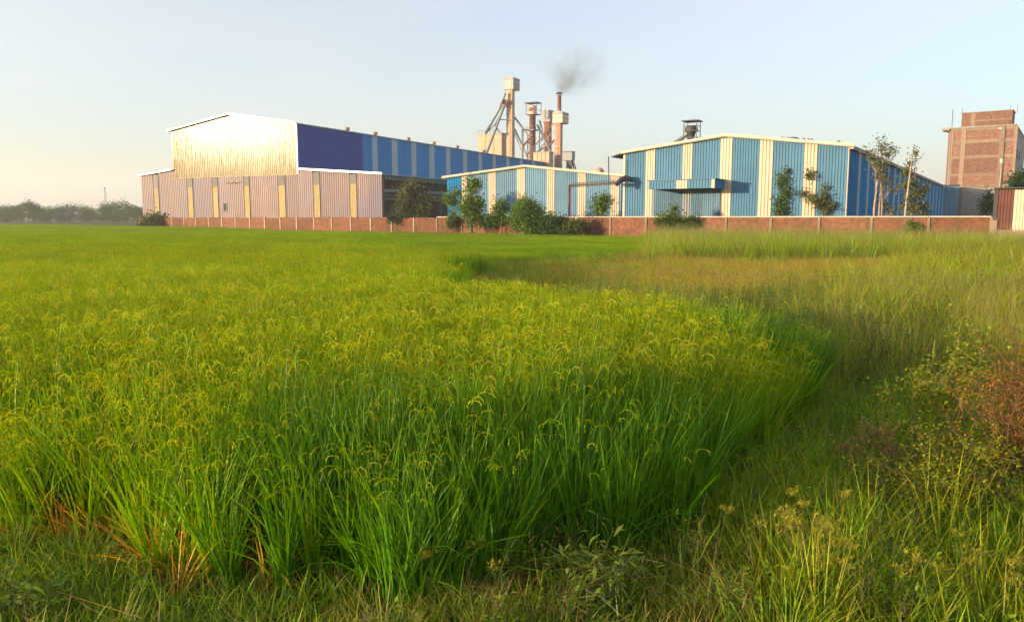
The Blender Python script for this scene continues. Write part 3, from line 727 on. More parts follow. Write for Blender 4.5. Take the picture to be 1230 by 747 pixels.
# right hand side
MB().box(-.3, 0, .33, dside, 0, zt - .05).build('side_wall', M['cement_grey'], bd)
for y, z0 in ((2.2, zt - 5), (2.2, zt - 9), (7.6, zt - 5), (7.6, zt - 9), (14, zt - 5), (14, zt - 9)):
    MB().box(-.1, .08, y, y + 1.3, z0, z0 + 1.6).build('window', M['dark'], bd)
MB().box(dx0, dx0 + .3, .33, dside, 0, zt - .05).build('side_wall', M['brick_d'], bd)
MB().box(dx0 + .31, -.31, dside - .3, dside, 0, zt - .05).build('end_wall', M['brick_d'], bd)
MB().box(dx0 - .9, .1, -.15, dside + .2, zt + .003, zt + .22).build('roof_slab', M['cement_grey'], bd)
MB().box(dx0 - 1.0, dx0 + .2, -.5, 2.5, zt - .25, zt - .0).build('ledge', M['cement_grey'], bd)
# rooftop room
rx0, rz1 = fd.front(1155.6, 137, .8); rx1 = fd.front(1216.5, 137, .8)[0]; rxm0, rxm1 = fd.front(1166.5, 145, .8)[0], fd.front(1171.5, 145, .8)[0]
zb = zt + .225
for a, b, mt, nm in ((rx0, rxm0, 'brick_d', 'brick_panel'), (rxm0 + .003, rxm1 - .003, 'cement', 'column'), (rxm1, rx1, 'brick_d', 'brick_panel')):
    MB().box(a, b, .8, 1.05, zb, rz1).build(nm, M[mt], bd)
MB().box(rxm1 + .1, rx1 - .1, .76, .797, zb + (rz1 - zb) * .38, zb + (rz1 - zb) * .46).build('beam', M['cement'], bd)
MB().box(rx1 - .25, rx1, 1.06, 6, zb, rz1 - .02).build('side_wall', M['brick_d'], bd)
MB().box(rx0, rx0 + .25, 1.06, 6, zb, rz1 - .02).build('side_wall', M['brick_d'], bd)
MB().box(rx0 - .12, rx1 + .12, .68, 6.1, rz1 + .003, rz1 + .15).build('roof', M['cement'], bd)
for px in (1155.8, 1213, 1225): 
    x = fd.front(px, 140, 1)[0]; MB().bar((min(x, 0.02), .9, rz1 - .5), (min(x, .02), .9, rz1 + .9), .07).build('rebar', M['rust'], bd)
bl = MB(); 
for (px, py, w, h) in ((1201.5, 154.5, .55, .28), (1203.2, 193.5, .5, .75)):
    x, z = D(px, py); MB().box(x - w / 2, x + w / 2, -.1, -.013, z - h / 2, z + h / 2).build('white_box', M['coping'], bd)
MB().bar((D(1203, 196)[0], -.06, D(1203, 225)[1]), (D(1203, 196)[0], -.06, D(1203, 197)[1]), .09).build('drain_pipe', M['coping'], bd)
# pole beside it
pb_ = at(1143.2, 155, 129)
pole = empty('antenna_pole', (pb_.x, pb_.y, 0), 0, label='thin grey pole rising left of the brick building', cat='pole')
MB().tube([(0, 0, 0), (0, 0, at(1143.2, 131.5, 129).z)], [.09, .05], 8).build('mast', M['grey_steel'], pole)
MB().bar((-.25, 0, at(1143, 134, 129).z), (.25, 0, at(1143, 134, 129).z), .04).build('crossbar', M['grey_steel'], pole)
# slim pole among the thin trees
p2 = at(1089, 200, 54)
pole2 = empty('bamboo_pole', (p2.x, p2.y, 0), R(4), label='thin bare pole standing among the sparse trees by the warehouse side', cat='pole')
MB().tube([(0, 0, 0), (.15, 0, 3.0), (.42, 0, at(1091, 174, 54).z)], [.07, .06, .03], 6).build('shaft', M['bark_pale'], pole2)
MB().lathe([(.075, 2.9), (.085, 3.0), (.075, 3.1)], .14, 0, 8).build('node', M['bark'], pole2)

# ================================================================== TIN SHED AT THE RIGHT EDGE
fe = Frame(at(1191.5, 262, 45), 32)
ts = empty('tin_shed', fe.loc, fe.rz, label='tin shed of rusty and cream sheets on a concrete base ending the brick wall', cat='shed')
zb1 = fe.front(1200, 276)[1]; zt1 = fe.front(1205, 228)[1]
MB().box(0.28, 5.2, 0, .25, -.1, zb1 - .01).build('plinth', M['cement'], ts)
MB().box(0, .275, -.06, .3, -.1, zb1 + .55).build('pillar', M['cement'], ts)
e0 = fe.front(1197, 250)[0]; e1_ = fe.front(1217.5, 250)[0]; e2 = fe.front(1242, 250)[0]; e3_ = fe.front(1268, 250)[0]
corr(e0 + .05, e1_ - .01, lambda t: zb1, lambda t: zt1, .16, .035, y=.05).build('rusty_sheet', M['rust_sheet'], ts)
corr(e1_, e2 - .01, lambda t: zb1 - .1, lambda t: zt1 - .02, .16, .035, y=.03).build('cream_sheet', M['cream_sheet'], ts)
corr(e2, e3_ - .01, lambda t: zb1 - .1, lambda t: zt1 - .02, .16, .035, y=.04).build('cream_sheet', M['cream_sheet'], ts)
MB().box(e0 - .16, e0 + .04, .0, .16, zb1 + .56, zt1 + .05).build('frame_post', M['grime'], ts)
MB().box(e0 - .2, e3_ + .1, -.15, 3.0, zt1 + .053, zt1 + .12).build('roof', M['grime'], ts)
MB().box(e0 - .1, e0, .17, 2.9, 0, zt1).build('side_wall', M['grime'], ts)
wl_ = MB(); wl_.tube([(-.05, .05, zb1 + .5), (-1.2, .1, zb1 + .42), (-2.4, .2, zb1 + .45)], .015, 5)
# radio mast on the horizon
p3 = at(128, 260, 420)
mast = empty('radio_mast', (p3.x, p3.y, 0), 0, label='faint lattice radio mast above the distant trees', cat='mast')
zt3 = at(128, 226, 420).z
mm = MB()
for k in range(3):
    t = k * 2.094; mm.bar((1.2 * math.cos(t), 1.2 * math.sin(t), 0), (.25 * math.cos(t), .25 * math.sin(t), zt3), .09)
for i in range(14):
    z = zt3 * i / 14; rr = 1.2 - .95 * i / 14; z2_ = zt3 * (i + 1) / 14; r2_ = 1.2 - .95 * (i + 1) / 14
    for k in range(3):
        t, t2 = k * 2.094, (k + 1) * 2.094; mm.bar((rr * math.cos(t), rr * math.sin(t), z), (r2_ * math.cos(t2), r2_ * math.sin(t2), z2_), .05)
mm.build('lattice', M['grey_steel'], mast)
MB().box(-.5, .3, -.2, .2, zt3 - .4, zt3 + .3).build('antenna', M['grey_steel'], mast)
# ================================================================== VEGETATION
LM = leaf_mat('plant_leaf', .38, .45)
TREE_M = leaf_mat('tree_leaf', .30, .5, inst=False, gl=.004)

# ---- trees: tapered trunk with limbs, crown of many small leaf faces in clumps
def leaves_mesh(name, clumps, n, size, col, col2, rng, droop=.3, aspect=.45, dens_edge=.45, lace=0.0):
    cl = np.array(clumps, float); w = cl[:, 3] ** 2; w /= w.sum()
    idx = rng.choice(len(cl), n, p=w)
    d = rng.normal(size=(n, 3)); d /= np.linalg.norm(d, axis=1)[:, None]
    r = rng.random(n) ** dens_edge
    # sub-clumps: leaves gather round twig ends so that gaps stay between them
    c = cl[idx, :3] + d * (cl[idx, 3] * r)[:, None] * np.array([1, 1, .85])
    ntw = max(12, n // 22)
    tw = c[rng.integers(0, n, ntw)]; k = rng.integers(0, ntw, n)
    mix = np.clip(.55 + lace + .2 * rng.random(n), 0, .96)[:, None]
    near = tw[k] + rng.normal(size=(n, 3)) * size * 1.25
    c = np.where(rng.random(n)[:, None] < mix, near, c)
    a = rng.normal(size=(n, 3)); a[:, 2] -= droop; a /= np.linalg.norm(a, axis=1)[:, None]
    b = np.cross(a, rng.normal(size=(n, 3))); b /= np.linalg.norm(b, axis=1)[:, None]
    s = size * (.6 + .8 * rng.random(n))[:, None]
    v = np.empty((n, 4, 3)); v[:, 0] = c - a * s * .5; v[:, 1] = c + b * s * aspect * .5 - a * s * .05; v[:, 2] = c + a * s * .5; v[:, 3] = c - b * s * aspect * .5 - a * s * .05
    shade = (.6 + .8 * rng.random(n))[:, None]
    cb = rng.random(len(cl))[idx][:, None] * .7 + .3 * rng.random(n)[:, None]
    cc = (np.array(col) * (1 - cb) + np.array(col2) * cb) * shade
    return quads(name, v, cc)

def quads(name, v, cc):
    n = len(v); me = bpy.data.meshes.new(name)
    me.vertices.add(n * 4); me.loops.add(n * 4); me.polygons.add(n)
    me.vertices.foreach_set('co', v.reshape(-1)); me.loops.foreach_set('vertex_index', np.arange(n * 4))
    me.polygons.foreach_set('loop_start', np.arange(n) * 4); me.polygons.foreach_set('loop_total', np.full(n, 4))
    at_ = me.attributes.new('albedo', 'FLOAT_COLOR', 'POINT')
    col = np.ones((n, 4, 4), np.float32); col[:, :, :3] = cc[:, None, :]
    at_.data.foreach_set('color', col.reshape(-1)); me.update(); me.validate()
    return me

G1, G2 = (.075, .14, .02), (.15, .21, .03)     # dark and light leaf colours
def tree(name, label, cat, loc, clumps, trunk_r, n, size, seed, c1=G1, c2=G2, bark='bark', lean=0.0, group=None, limbs=True, aspect=.45, trunks=1, lace=0.0, droop=.3):
    rng = np.random.default_rng(seed); rr = random.Random(seed)
    n = int(n * 1.5); size *= 1.0
    root = empty(name, loc, 0, label=label, cat=cat, group=group)
    m = MB(); zmin = min(c[2] - c[3] * .3 for c in clumps); zmax = max(c[2] for c in clumps)
    for t in range(trunks):
        ox = (t - (trunks - 1) / 2) * trunk_r * 3
        top = max(clumps, key=lambda c: c[2]) if t == 0 else rr.choice(clumps)
        pts = []; nn = 6
        for i in range(nn + 1):
            f = i / nn
            pts.append((ox + (top[0] - ox) * f ** 1.4 + rr.uniform(-.5, .5) * trunk_r * (1 if 0 < i else 0), top[1] * f ** 1.4, -.1 + (top[2] + .1) * f))
        m.tube(pts, [trunk_r * (1.25 - 1.05 * i / nn) for i in range(nn + 1)], 7)
        if limbs:
            for c in clumps:
                if c is top: continue
                zb = min(c[2] * .75, max(.25 * zmax, c[2] - c[3] * 1.6)); f = max(0, (zb + .1) / (top[2] + .1))
                bx_, by_ = ox + (top[0] - ox) * f ** 1.4, top[1] * f ** 1.4
                mid = ((bx_ + c[0]) / 2, (by_ + c[1]) / 2, zb * .55 + c[2] * .45 + rr.uniform(-.1, .15))
                m.tube([(bx_, by_, zb), mid, (c[0], c[1], c[2])], [trunk_r * .55 * (1 - .5 * f), trunk_r * .35, trunk_r * .12], 5)
    m.build('trunk', M[bark], root)
    link('crown', leaves_mesh(name + '_leaves', clumps, n, size, c1, c2, rng, aspect=aspect, lace=lace, droop=droop), TREE_M, root)
    return root

def crown_px(specs, Y, base, seed, depth=1.0):
    """crown clumps from picture spots (px, py, radius in px) of a plant standing at depth Y"""
    rr = random.Random(seed); out = []
    for (px, py, rad) in specs:
        p = at(px, py, Y); rm = rad * .86 / FPX * Y
        out.append((p.x - base.x, rr.uniform(-.6, .6) * rm * depth, max(p.z, .15), rm))
    return out
def wall_depth(px):
    """distance of the wall seen at this picture column"""
    f = WALLF; d = ray(px, 262); o = Vector((0, 0, CAM_H)); k = (f.loc - o).dot(f.v) / d.dot(f.v); return d.y * k
def plant_at(px, off):                       # a spot off metres in front of (+) or behind (-) the wall
    Y = wall_depth(px) - off; p = at(px, 262, Y); return Vector((p.x, p.y, 0)), Y

def px_tree(name, label, cat, px, off, specs, tr, n, size, seed, **k):
    b, Y = plant_at(px, off)
    return tree(name, label, cat, b, crown_px(specs, Y, b, seed), tr, n, size, seed, **k)

px_tree('broadleaf_tree', 'dark olive broad tree behind the wall in front of the open shed', 'tree', 496, -5, [(490, 233, 11), (503, 228, 9), (497, 243, 13), (483, 248, 8), (512, 243, 9), (494, 222, 6), (507, 252, 9), (488, 255, 8)], .16, 3600, .32, 11, c1=(.07, .085, .035), c2=(.14, .14, .05))
px_tree('sapling', 'thin small tree left of the tall vine covered one, against the blue sheet', 'tree', 544, -3, [(541, 237, 6), (549, 231, 4), (545, 243, 4), (538, 243, 3)], .05, 800, .28, 12)
px_tree('slender_tree', 'tall narrow tree in front of the wall with a vine thick lower crown', 'tree', 566, 2.0, [(569, 221, 8), (566, 228, 5), (565, 243, 9), (572, 246, 8), (560, 252, 7), (568, 256, 9), (574, 258, 5), (566, 268, 5)], .13, 3600, .27, 13)
px_tree('vine_shrub', 'yellowish climbing shrub hanging over the brick wall left of the slender tree', 'shrub', 543, .9, [(543, 264, 5), (541, 270, 5), (545, 258, 4)], .03, 900, .22, 14, c1=(.07, .11, .03), c2=(.12, .15, .03))
px_tree('small_tree', 'small dark round topped tree between the slender tree and the big round bush', 'tree', 602, .6, [(602, 246, 6), (598, 252, 5), (607, 252, 4), (603, 262, 6), (596, 263, 5)], .06, 1300, .25, 15, c1=(.055, .11, .02), c2=(.10, .16, .025))
px_tree('round_bush', 'big bright green round bush overgrowing the wall', 'bush', 634, 1.6, [(632, 250, 13), (624, 258, 11), (644, 256, 10), (634, 266, 13), (622, 270, 8), (646, 270, 9), (635, 277, 8)], .10, 6500, .26, 16, c1=(.08, .15, .02), c2=(.15, .22, .03), aspect=.35, droop=.9)
px_tree('dark_bush', 'dark green bush right of the big round bush', 'bush', 664, 1.2, [(660, 266, 9), (670, 269, 8), (655, 273, 8), (666, 277, 8), (676, 275, 6)], .07, 2600, .25, 17, c1=(.04, .085, .018), c2=(.075, .12, .022))
px_tree('low_bush', 'low dark scrubby bush at the wall foot below the overhead pipe', 'bush', 692, 1.8, [(690, 273, 9), (700, 272, 7), (684, 279, 7), (696, 281, 8)], .06, 2200, .24, 18, c1=(.06, .085, .02), c2=(.11, .13, .03))
px_tree('young_tree', 'small leafy tree showing above the wall before the low striped shed', 'tree', 721, -1.5, [(722, 243, 6), (728, 240, 4), (719, 250, 5), (724, 253, 4)], .05, 1100, .24, 19)
px_tree('weedy_shrub', 'bright green weedy shrub rising over the wall under the loading hood', 'shrub', 808, 1.6, [(810, 251, 5), (806, 263, 7), (815, 268, 8), (797, 267, 7), (790, 266, 5), (826, 268, 7), (806, 275, 8), (838, 266, 4)], .05, 2600, .19, 20, c1=(.06, .11, .02), c2=(.12, .17, .03))
px_tree('columnar_tree', 'narrow dark green tree in two tiers against the warehouse front', 'tree', 941, -3.0, [(945, 206, 5.5), (941, 216, 7), (938, 222, 4), (943, 226, 4), (943, 234, 7), (939, 243, 8), (946, 248, 7), (936, 254, 7), (943, 256, 7)], .07, 2200, .19, 21, c1=(.05, .10, .025), c2=(.09, .14, .03))
px_tree('two_tier_tree', 'thin tree with two round leaf balls in front of the last cream stripe', 'tree', 970, -3.2, [(977, 207, 7), (983, 212, 6.5), (971, 211, 5), (968, 232, 6), (973, 238, 6.5), (963, 234, 4)], .06, 1250, .18, 22, c1=(.06, .09, .03), c2=(.11, .14, .04))
px_tree('conical_tree', 'olive conical young tree right of the two balled tree', 'tree', 991, -3.0, [(993, 226, 4), (992, 236, 6.5), (988, 244, 8), (996, 246, 6), (980, 243, 5), (992, 252, 6)], .06, 1300, .17, 23, c1=(.08, .10, .035), c2=(.15, .15, .05))
px_tree('lanky_tree', 'tall sparse tree with several pale stems beside the warehouse corner', 'tree', 1054, -3.5, [(1057, 169, 6), (1061, 178, 5), (1068, 184, 7), (1078, 183, 4), (1047, 184, 6), (1040, 183, 5), (1050, 196, 7), (1062, 200, 7), (1056, 210, 6), (1066, 214, 6), (1072, 226, 6), (1064, 248, 8), (1072, 256, 6)], .09, 1000, .19, 24, bark='bark_pale', trunks=3, c1=(.10, .11, .05), c2=(.16, .16, .07), lace=.25)
px_tree('ragged_tree', 'ragged olive tree beside the bare pole, leafy from top to wall', 'tree', 1094, -3.5, [(1100, 184, 4), (1095, 196, 5), (1090, 208, 6), (1087, 222, 6), (1097, 222, 7), (1104, 232, 7), (1092, 236, 8), (1112, 228, 6), (1086, 248, 7), (1098, 250, 8), (1108, 246, 7), (1112, 256, 6)], .08, 1900, .18, 25, c1=(.09, .11, .04), c2=(.15, .16, .06))
px_tree('wall_plant', 'small plant sprouting from the brick wall near its right end', 'shrub', 1094, .35, [(1095, 270, 5), (1090, 273, 4), (1101, 275, 5), (1096, 279, 5)], .03, 900, .14, 26)
px_tree('corner_bush', 'olive bush hiding the far left corner of the brick wall', 'bush', 184, 2.0, [(178, 266, 6), (186, 264, 6), (193, 266, 5), (174, 270, 5), (184, 271, 7), (193, 271, 4)], .10, 2400, .42, 27, c1=(.06, .075, .025), c2=(.11, .12, .035))
b = at(1222, 240, 62); b.z = 0
tree('leafy_tree', 'dark leafy tree behind the tin shed at the right edge', 'tree', b, crown_px([(1224, 217, 8), (1232, 213, 9), (1218, 224, 6), (1228, 226, 8), (1240, 222, 9)], 62, b, 28), .14, 2600, .25, 28, c1=(.05, .10, .03), c2=(.09, .14, .03))
b = at(1186, 240, 70); b.z = 0
tree('shade_tree', 'murky green tree between the brick building and the tin shed', 'tree', b, crown_px([(1188, 236, 6), (1185, 245, 6), (1192, 247, 6), (1182, 253, 5)], 70, b, 29), .10, 900, .24, 29, c1=(.07, .10, .04), c2=(.10, .13, .04))
px_tree('creeper', 'low creeper trailing on the wall top before the open shed', 'creeper', 473, .5, [(470, 262, 4), (478, 263, 4), (486, 263, 4)], .03, 700, .24, 30, c1=(.04, .05, .02), c2=(.07, .08, .03))
px_tree('scrub_bush', 'scrubby green bush in front of the wall right of the slender tree', 'bush', 588, .8, [(585, 264, 5), (592, 264, 5), (580, 268, 4)], .03, 900, .24, 31, c1=(.05, .10, .02), c2=(.09, .15, .025))

# ---- trees on the horizon at the left
HZ = [(-8, 251, 14, 300), (8, 252, 12, 300), (20, 250, 11, 290), (34, 245, 11, 285), (40, 252, 13, 290), (56, 252, 11, 300), (70, 254, 10, 300), (84, 250, 11, 295), (98, 250, 11, 290), (110, 254, 9, 300), (122, 254, 9, 305), (136, 246, 10, 285), (148, 244, 11, 280), (160, 250, 10, 275), (167, 250, 8, 262), (46, 260, 9, 275), (14, 261, 9, 275), (104, 261, 8, 280), (128, 262, 8, 270), (152, 260, 9, 268), (76, 262, 8, 270)]
protos = []
for k in range(4):
    rr = random.Random(60 + k); cl = [(0, 0, 7.5, 3.0)]
    for i in range(8):
        a = rr.uniform(0, 6.28); q = rr.uniform(1.5, 4.2); cl.append((q * math.cos(a), q * math.sin(a), rr.uniform(2.2, 7.0), rr.uniform(1.6, 2.6)))
    protos.append(cl)
plib = {}
for i, (px, pyc, rad, Y) in enumerate(HZ):
    k = i % 4; p = at(px, 262, Y); top = at(px, pyc - rad * .75, Y).z
    s = top / 11.6
    if k not in plib:
        t = tree('horizon_tree', 'hazy tree', 'tree', (p.x, p.y, 0), protos[k], .22, 1900, .62, 70 + k, c1=(.03, .065, .02), c2=(.055, .105, .028), group='trees on the horizon')
        plib[k] = t
    else:
        t = copy_tree(plib[k]); t.location = (p.x, p.y, 0)
    wx = rad / FPX * Y / 4.6
    t.scale = (wx * 1.25, wx * 1.25, s); t.rotation_euler.z = i * 1.3
    t['label'] = {3: 'tallest domed tree towards the left end of the distant tree row', 12: 'broad rounded tree standing high in the distant row beside the mill shed'}.get(i, 'hazy dark green tree in the distant row left of the mill shed')

# ---- blades and clumps for crops and weeds
class Blades:
    def __init__(s, seed): s.r = random.Random(seed); s.v = []; s.f = []; s.c = []
    def blade(s, p, az, lean, L, w, curve, col, seg=4, tip=None, taper=1.0):
        """ribbon from p: leans out by lean, bends over by curve (radians along its length)"""
        tip = tip or col; n0 = len(s.v); pos = Vector(p); a = lean; ca, sa = math.cos(az), math.sin(az)
        tw = s.r.uniform(-.9, .9); side = Vector((-sa * math.cos(tw) , ca * math.cos(tw), 0)) + Vector((ca, sa, 0)) * math.sin(tw)
        for i in range(seg + 1):
            f = i / seg; hw = w * .5 * (1 - f ** 2.2 * taper) if i < seg else w * .04
            s.v += [tuple(pos - side * hw), tuple(pos + side * hw)]
            c = [col[k] * (1 - f) + tip[k] * f for k in range(3)]; s.c += [c, c]
            if i < seg:
                s.f.append((n0 + 2 * i, n0 + 2 * i + 1, n0 + 2 * i + 3, n0 + 2 * i + 2))
                a2 = a + curve * (f + .5 / seg) * 1.4; st = L / seg
                pos = pos + Vector((ca * math.sin(a2), sa * math.sin(a2), math.cos(a2))) * st
        return pos
    def leaf(s, p, az, el, L, w, col):
        n0 = len(s.v); d = Vector((math.cos(az) * math.cos(el), math.sin(az) * math.cos(el), math.sin(el))); sd = Vector((-math.sin(az), math.cos(az), s.r.uniform(-.4, .4))).normalized()
        p = Vector(p); up = Vector((0, 0, L * .08))
        s.v += [tuple(p), tuple(p + d * L * .45 + sd * w * .5 + up), tuple(p + d * L - up), tuple(p + d * L * .45 - sd * w * .5 + up)]
        s.f.append((n0, n0 + 1, n0 + 2, n0 + 3)); s.c += [col] * 4
    def panicle(s, p, az, L, col, h):
        """rice ear: a thin stalk, then an arching string of grains"""
        pts = []; pos = Vector(p); a = s.r.uniform(0, .12); ca, sa = math.cos(az), math.sin(az)
        pos = s.blade(p, az, a, h, .004, .10, (.10, .15, .03), 2)
        a = .25; n = 7
        for i in range(n):
            d = Vector((ca * math.sin(a), sa * math.sin(a), math.cos(a))); q = pos + d * (L / n)
            for g in range(2):
                o = Vector((s.r.uniform(-1, 1), s.r.uniform(-1, 1), s.r.uniform(-1, .4))) * .0045
                sd = (Vector((-sa, ca, 0)) if g else Vector((-sa, ca, 0)).cross(d)) * .0030; n0 = len(s.v); dd = d * (L / n)
                s.v += [tuple(pos + o - dd * .15), tuple(pos + o + dd * .5 + sd), tuple(pos + o + dd * 1.15), tuple(pos + o + dd * .5 - sd)]
                s.f.append((n0, n0 + 1, n0 + 2, n0 + 3)); k = s.r.uniform(.75, 1.2); s.c += [[c * k for c in col]] * 4
            pos = q; a += s.r.uniform(.28, .48)
    def mesh(s, name, mt):
        me = bpy.data.meshes.new(name); me.from_pydata(s.v, [], s.f)
        a = me.attributes.new('albedo', 'FLOAT_COLOR', 'POINT'); c = np.ones((len(s.v), 4), np.float32); c[:, :3] = np.array(s.c); a.data.foreach_set('color', c.reshape(-1))
        me.polygons.foreach_set('use_smooth', [True] * len(me.polygons)); me.materials.append(mt); me.update(); return me

def jit(r, c, k=.18): 
    m = r.uniform(1 - k, 1 + k); return [max(0, x * m * r.uniform(1 - k * .4, 1 + k * .4)) for x in c]
RICE_G, RICE_Y, EAR, STRAW = (.07, .215, .003), (.145, .295, .003), (.265, .325, .008), (.48, .25, .04)
def rice_clump(seed, ears, n=34, H=.80, dry=0, spread=.05, w=.0130, seg=4, young=False):
    b = Blades(seed); r = b.r
    for i in range(n):
        az = r.uniform(0, 6.283); q = spread * math.sqrt(r.random()); f = r.random()
        lean = .03 + .25 * f ** 1.6 if not young else .02 + .13 * f ** 1.5
        L = H * r.uniform(.62, 1.16) * (1 if not young else r.uniform(.85, 1.05)); c = jit(r, RICE_G if young or r.random() < .45 else RICE_Y)
        tip = jit(r, RICE_Y if r.random() < .8 else (.24, .25, .01))
        if young: tip = jit(r, (.085, .19, .016))
        b.blade((q * math.cos(az), q * math.sin(az), 0), az + r.uniform(-.5, .5), lean, L, w * r.uniform(.7, 1.25), r.uniform(.02, .45) if r.random() < .85 else r.uniform(.6, 1.3), c, seg, tip)
    for i in range(dry):
        az = r.uniform(0, 6.283); b.blade((spread * math.cos(az), spread * math.sin(az), 0), az, r.uniform(.2, .9), r.uniform(.2, .5), .007, r.uniform(.2, 1.2), jit(r, STRAW), 4)
    for i in range(ears):
        az = r.uniform(0, 6.283); q = spread * .8 * math.sqrt(r.random())
        b.panicle((q * math.cos(az), q * math.sin(az), 0), r.uniform(0, 6.283), r.uniform(.10, .17), jit(r, EAR), H * r.uniform(.78, .98))
    return b
def straw_clump(seed):
    b = Blades(seed); r = b.r
    for i in range(16):
        az = -1.57 + r.gauss(0, .9); q = .05 * math.sqrt(r.random())
        c = jit(r, r.choice([(.48, .32, .05), (.42, .26, .045), (.46, .36, .05), (.28, .30, .03)]))
        b.blade((q * math.cos(az), q * math.sin(az), 0), az, r.uniform(.1, .75), r.uniform(.22, .5), .009, r.uniform(.0, .5) if r.random() < .7 else 1.6, c, 4, jit(r, (.55, .32, .05)))
    return b
def rice_patch(seed, H=.82, ears=4, size=.9, hills=26, n=11, w=.016):
    b = Blades(seed); r = b.r
    for hx in range(hills):
        cx, cy_ = r.uniform(-.5, .5) * size, r.uniform(-.5, .5) * size
        for i in range(n):
            az = r.uniform(0, 6.283); b.blade((cx + .05 * math.cos(az), cy_ + .05 * math.sin(az), .1), az, .03 + .3 * r.random() ** 1.5, (H - .08) * r.uniform(.65, 1.06), w * r.uniform(.7, 1.2), r.uniform(.05, .6), jit(r, RICE_Y if r.random() < .5 else RICE_G), 3, jit(r, RICE_Y))
        for i in range(ears):
            az = r.uniform(0, 6.283); p = (cx + .05 * math.cos(az), cy_ + .05 * math.sin(az), H * r.uniform(.8, .98))
            b.blade(p, r.uniform(0, 6.283), .4, .12, w * .5, 2.2, jit(r, EAR), 3, jit(r, EAR), .6)
    return b
def grass_clump(seed, n, h0, h1, w, spread, bend, cols, tips=None, seeds=0, seg=3, lean=.5, seedcol=(.30, .22, .10)):
    b = Blades(seed); r = b.r
    for i in range(n):
        az = r.uniform(0, 6.283); q = spread * math.sqrt(r.random()); c = jit(r, r.choice(cols))
        b.blade((q * math.cos(az), q * math.sin(az), -.01), az + r.uniform(-.8, .8), lean * r.random(), r.uniform(h0, h1), w * r.uniform(.6, 1.3), r.uniform(.1, bend), c, seg, jit(r, r.choice(tips)) if tips else None)
    for i in range(seeds):
        az = r.uniform(0, 6.283); q = spread * math.sqrt(r.random()); hh = r.uniform(.9, 1.2) * h1
        p = b.blade((q * math.cos(az), q * math.sin(az), 0), az, .15 * r.random(), hh, w * .5, .2, jit(r, seedcol), 3, jit(r, seedcol))
        for k in range(7):
            b.blade(p - Vector((0, 0, .025 * k)), r.uniform(0, 6.28), r.uniform(.3, .9), .05 + .02 * k * .5, w * .45, .5, jit(r, seedcol), 2)
    return b
def weed(seed, h, stems, leaves, ll, lw, cols, stemcol=(.10, .09, .03)):
    b = Blades(seed); r = b.r
    for i in range(stems):
        az = r.uniform(0, 6.283); ln = r.uniform(.05, .6); H = h * r.uniform(.6, 1.1)
        d = Vector((math.cos(az) * math.sin(ln), math.sin(az) * math.sin(ln), math.cos(ln)))
        b.blade((.03 * math.cos(az), .03 * math.sin(az), 0), az, ln, H, .006, .15, jit(r, stemcol), 3, None, .5)
        for k in range(leaves):
            f = r.uniform(.15, 1.05); p = d * H * f
            b.leaf(p, r.uniform(0, 6.283), r.uniform(-.3, .7), ll * r.uniform(.6, 1.2), lw * r.uniform(.7, 1.2), jit(r, r.choice(cols), .25))
    return b
def litter(seed, n, cols):
    b = Blades(seed); r = b.r
    for i in range(n):
        az = r.uniform(0, 6.283); b.blade((r.uniform(-.2, .2), r.uniform(-.2, .2), r.uniform(.01, .10)), az, r.uniform(1.0, 1.7), r.uniform(.1, .35), .005, r.uniform(-.4, .5), jit(r, r.choice(cols)), 3)
    return b

def library(name, blist, mt=LM):
    c = bpy.data.collections.new(name)                  # not in the scene: only a source for the scatter below
    for i, b in enumerate(blist):
        o = bpy.data.objects.new('%s_%02d' % (name, i), b.mesh('%s_%02d' % (name, i), mt)); c.objects.link(o)
    return c
def scatter(name, lib, pos, rot, scl, idx, tint, label=None, cat=None):
    n = len(pos); me = bpy.data.meshes.new(name); me.vertices.add(n)
    me.vertices.foreach_set('co', np.ascontiguousarray(pos, np.float32).reshape(-1))
    for an, ty, key, arr in (('rotation_euler', 'FLOAT_VECTOR', 'vector', rot), ('size', 'FLOAT_VECTOR', 'vector', scl), ('variant', 'INT', 'value', idx), ('tint', 'FLOAT_COLOR', 'color', np.c_[tint, np.ones(n)])):
        a = me.attributes.new(an, ty, 'POINT'); a.data.foreach_set(key, np.ascontiguousarray(arr, np.int32 if ty == 'INT' else np.float32).reshape(-1))
    me.update(); o = link(name, me, kind='stuff', label=label, cat=cat)
    g = bpy.data.node_groups.new(name, 'GeometryNodeTree')
    g.interface.new_socket('Geometry', in_out='INPUT', socket_type='NodeSocketGeometry'); g.interface.new_socket('Geometry', in_out='OUTPUT', socket_type='NodeSocketGeometry')
    N, L = g.nodes, g.links; gi, go = N.new('NodeGroupInput'), N.new('NodeGroupOutput')
    ci = N.new('GeometryNodeCollectionInfo'); ci.inputs['Collection'].default_value = lib; ci.inputs['Separate Children'].default_value = True; ci.inputs['Reset Children'].default_value = True
    ip = N.new('GeometryNodeInstanceOnPoints'); ip.inputs['Pick Instance'].default_value = True
    def na(nm, ty):
        x = N.new('GeometryNodeInputNamedAttribute'); x.data_type = ty; x.inputs[0].default_value = nm; return x.outputs[0]
    L.new(gi.outputs[0], ip.inputs['Points']); L.new(ci.outputs[0], ip.inputs['Instance'])
    L.new(na('variant', 'INT'), ip.inputs['Instance Index'])
    er = N.new('FunctionNodeEulerToRotation'); L.new(na('rotation_euler', 'FLOAT_VECTOR'), er.inputs[0]); L.new(er.outputs[0], ip.inputs['Rotation'])
    L.new(na('size', 'FLOAT_VECTOR'), ip.inputs['Scale']); L.new(ip.outputs[0], go.inputs[0])
    md = o.modifiers.new('scatter', 'NODES'); md.node_group = g
    return o

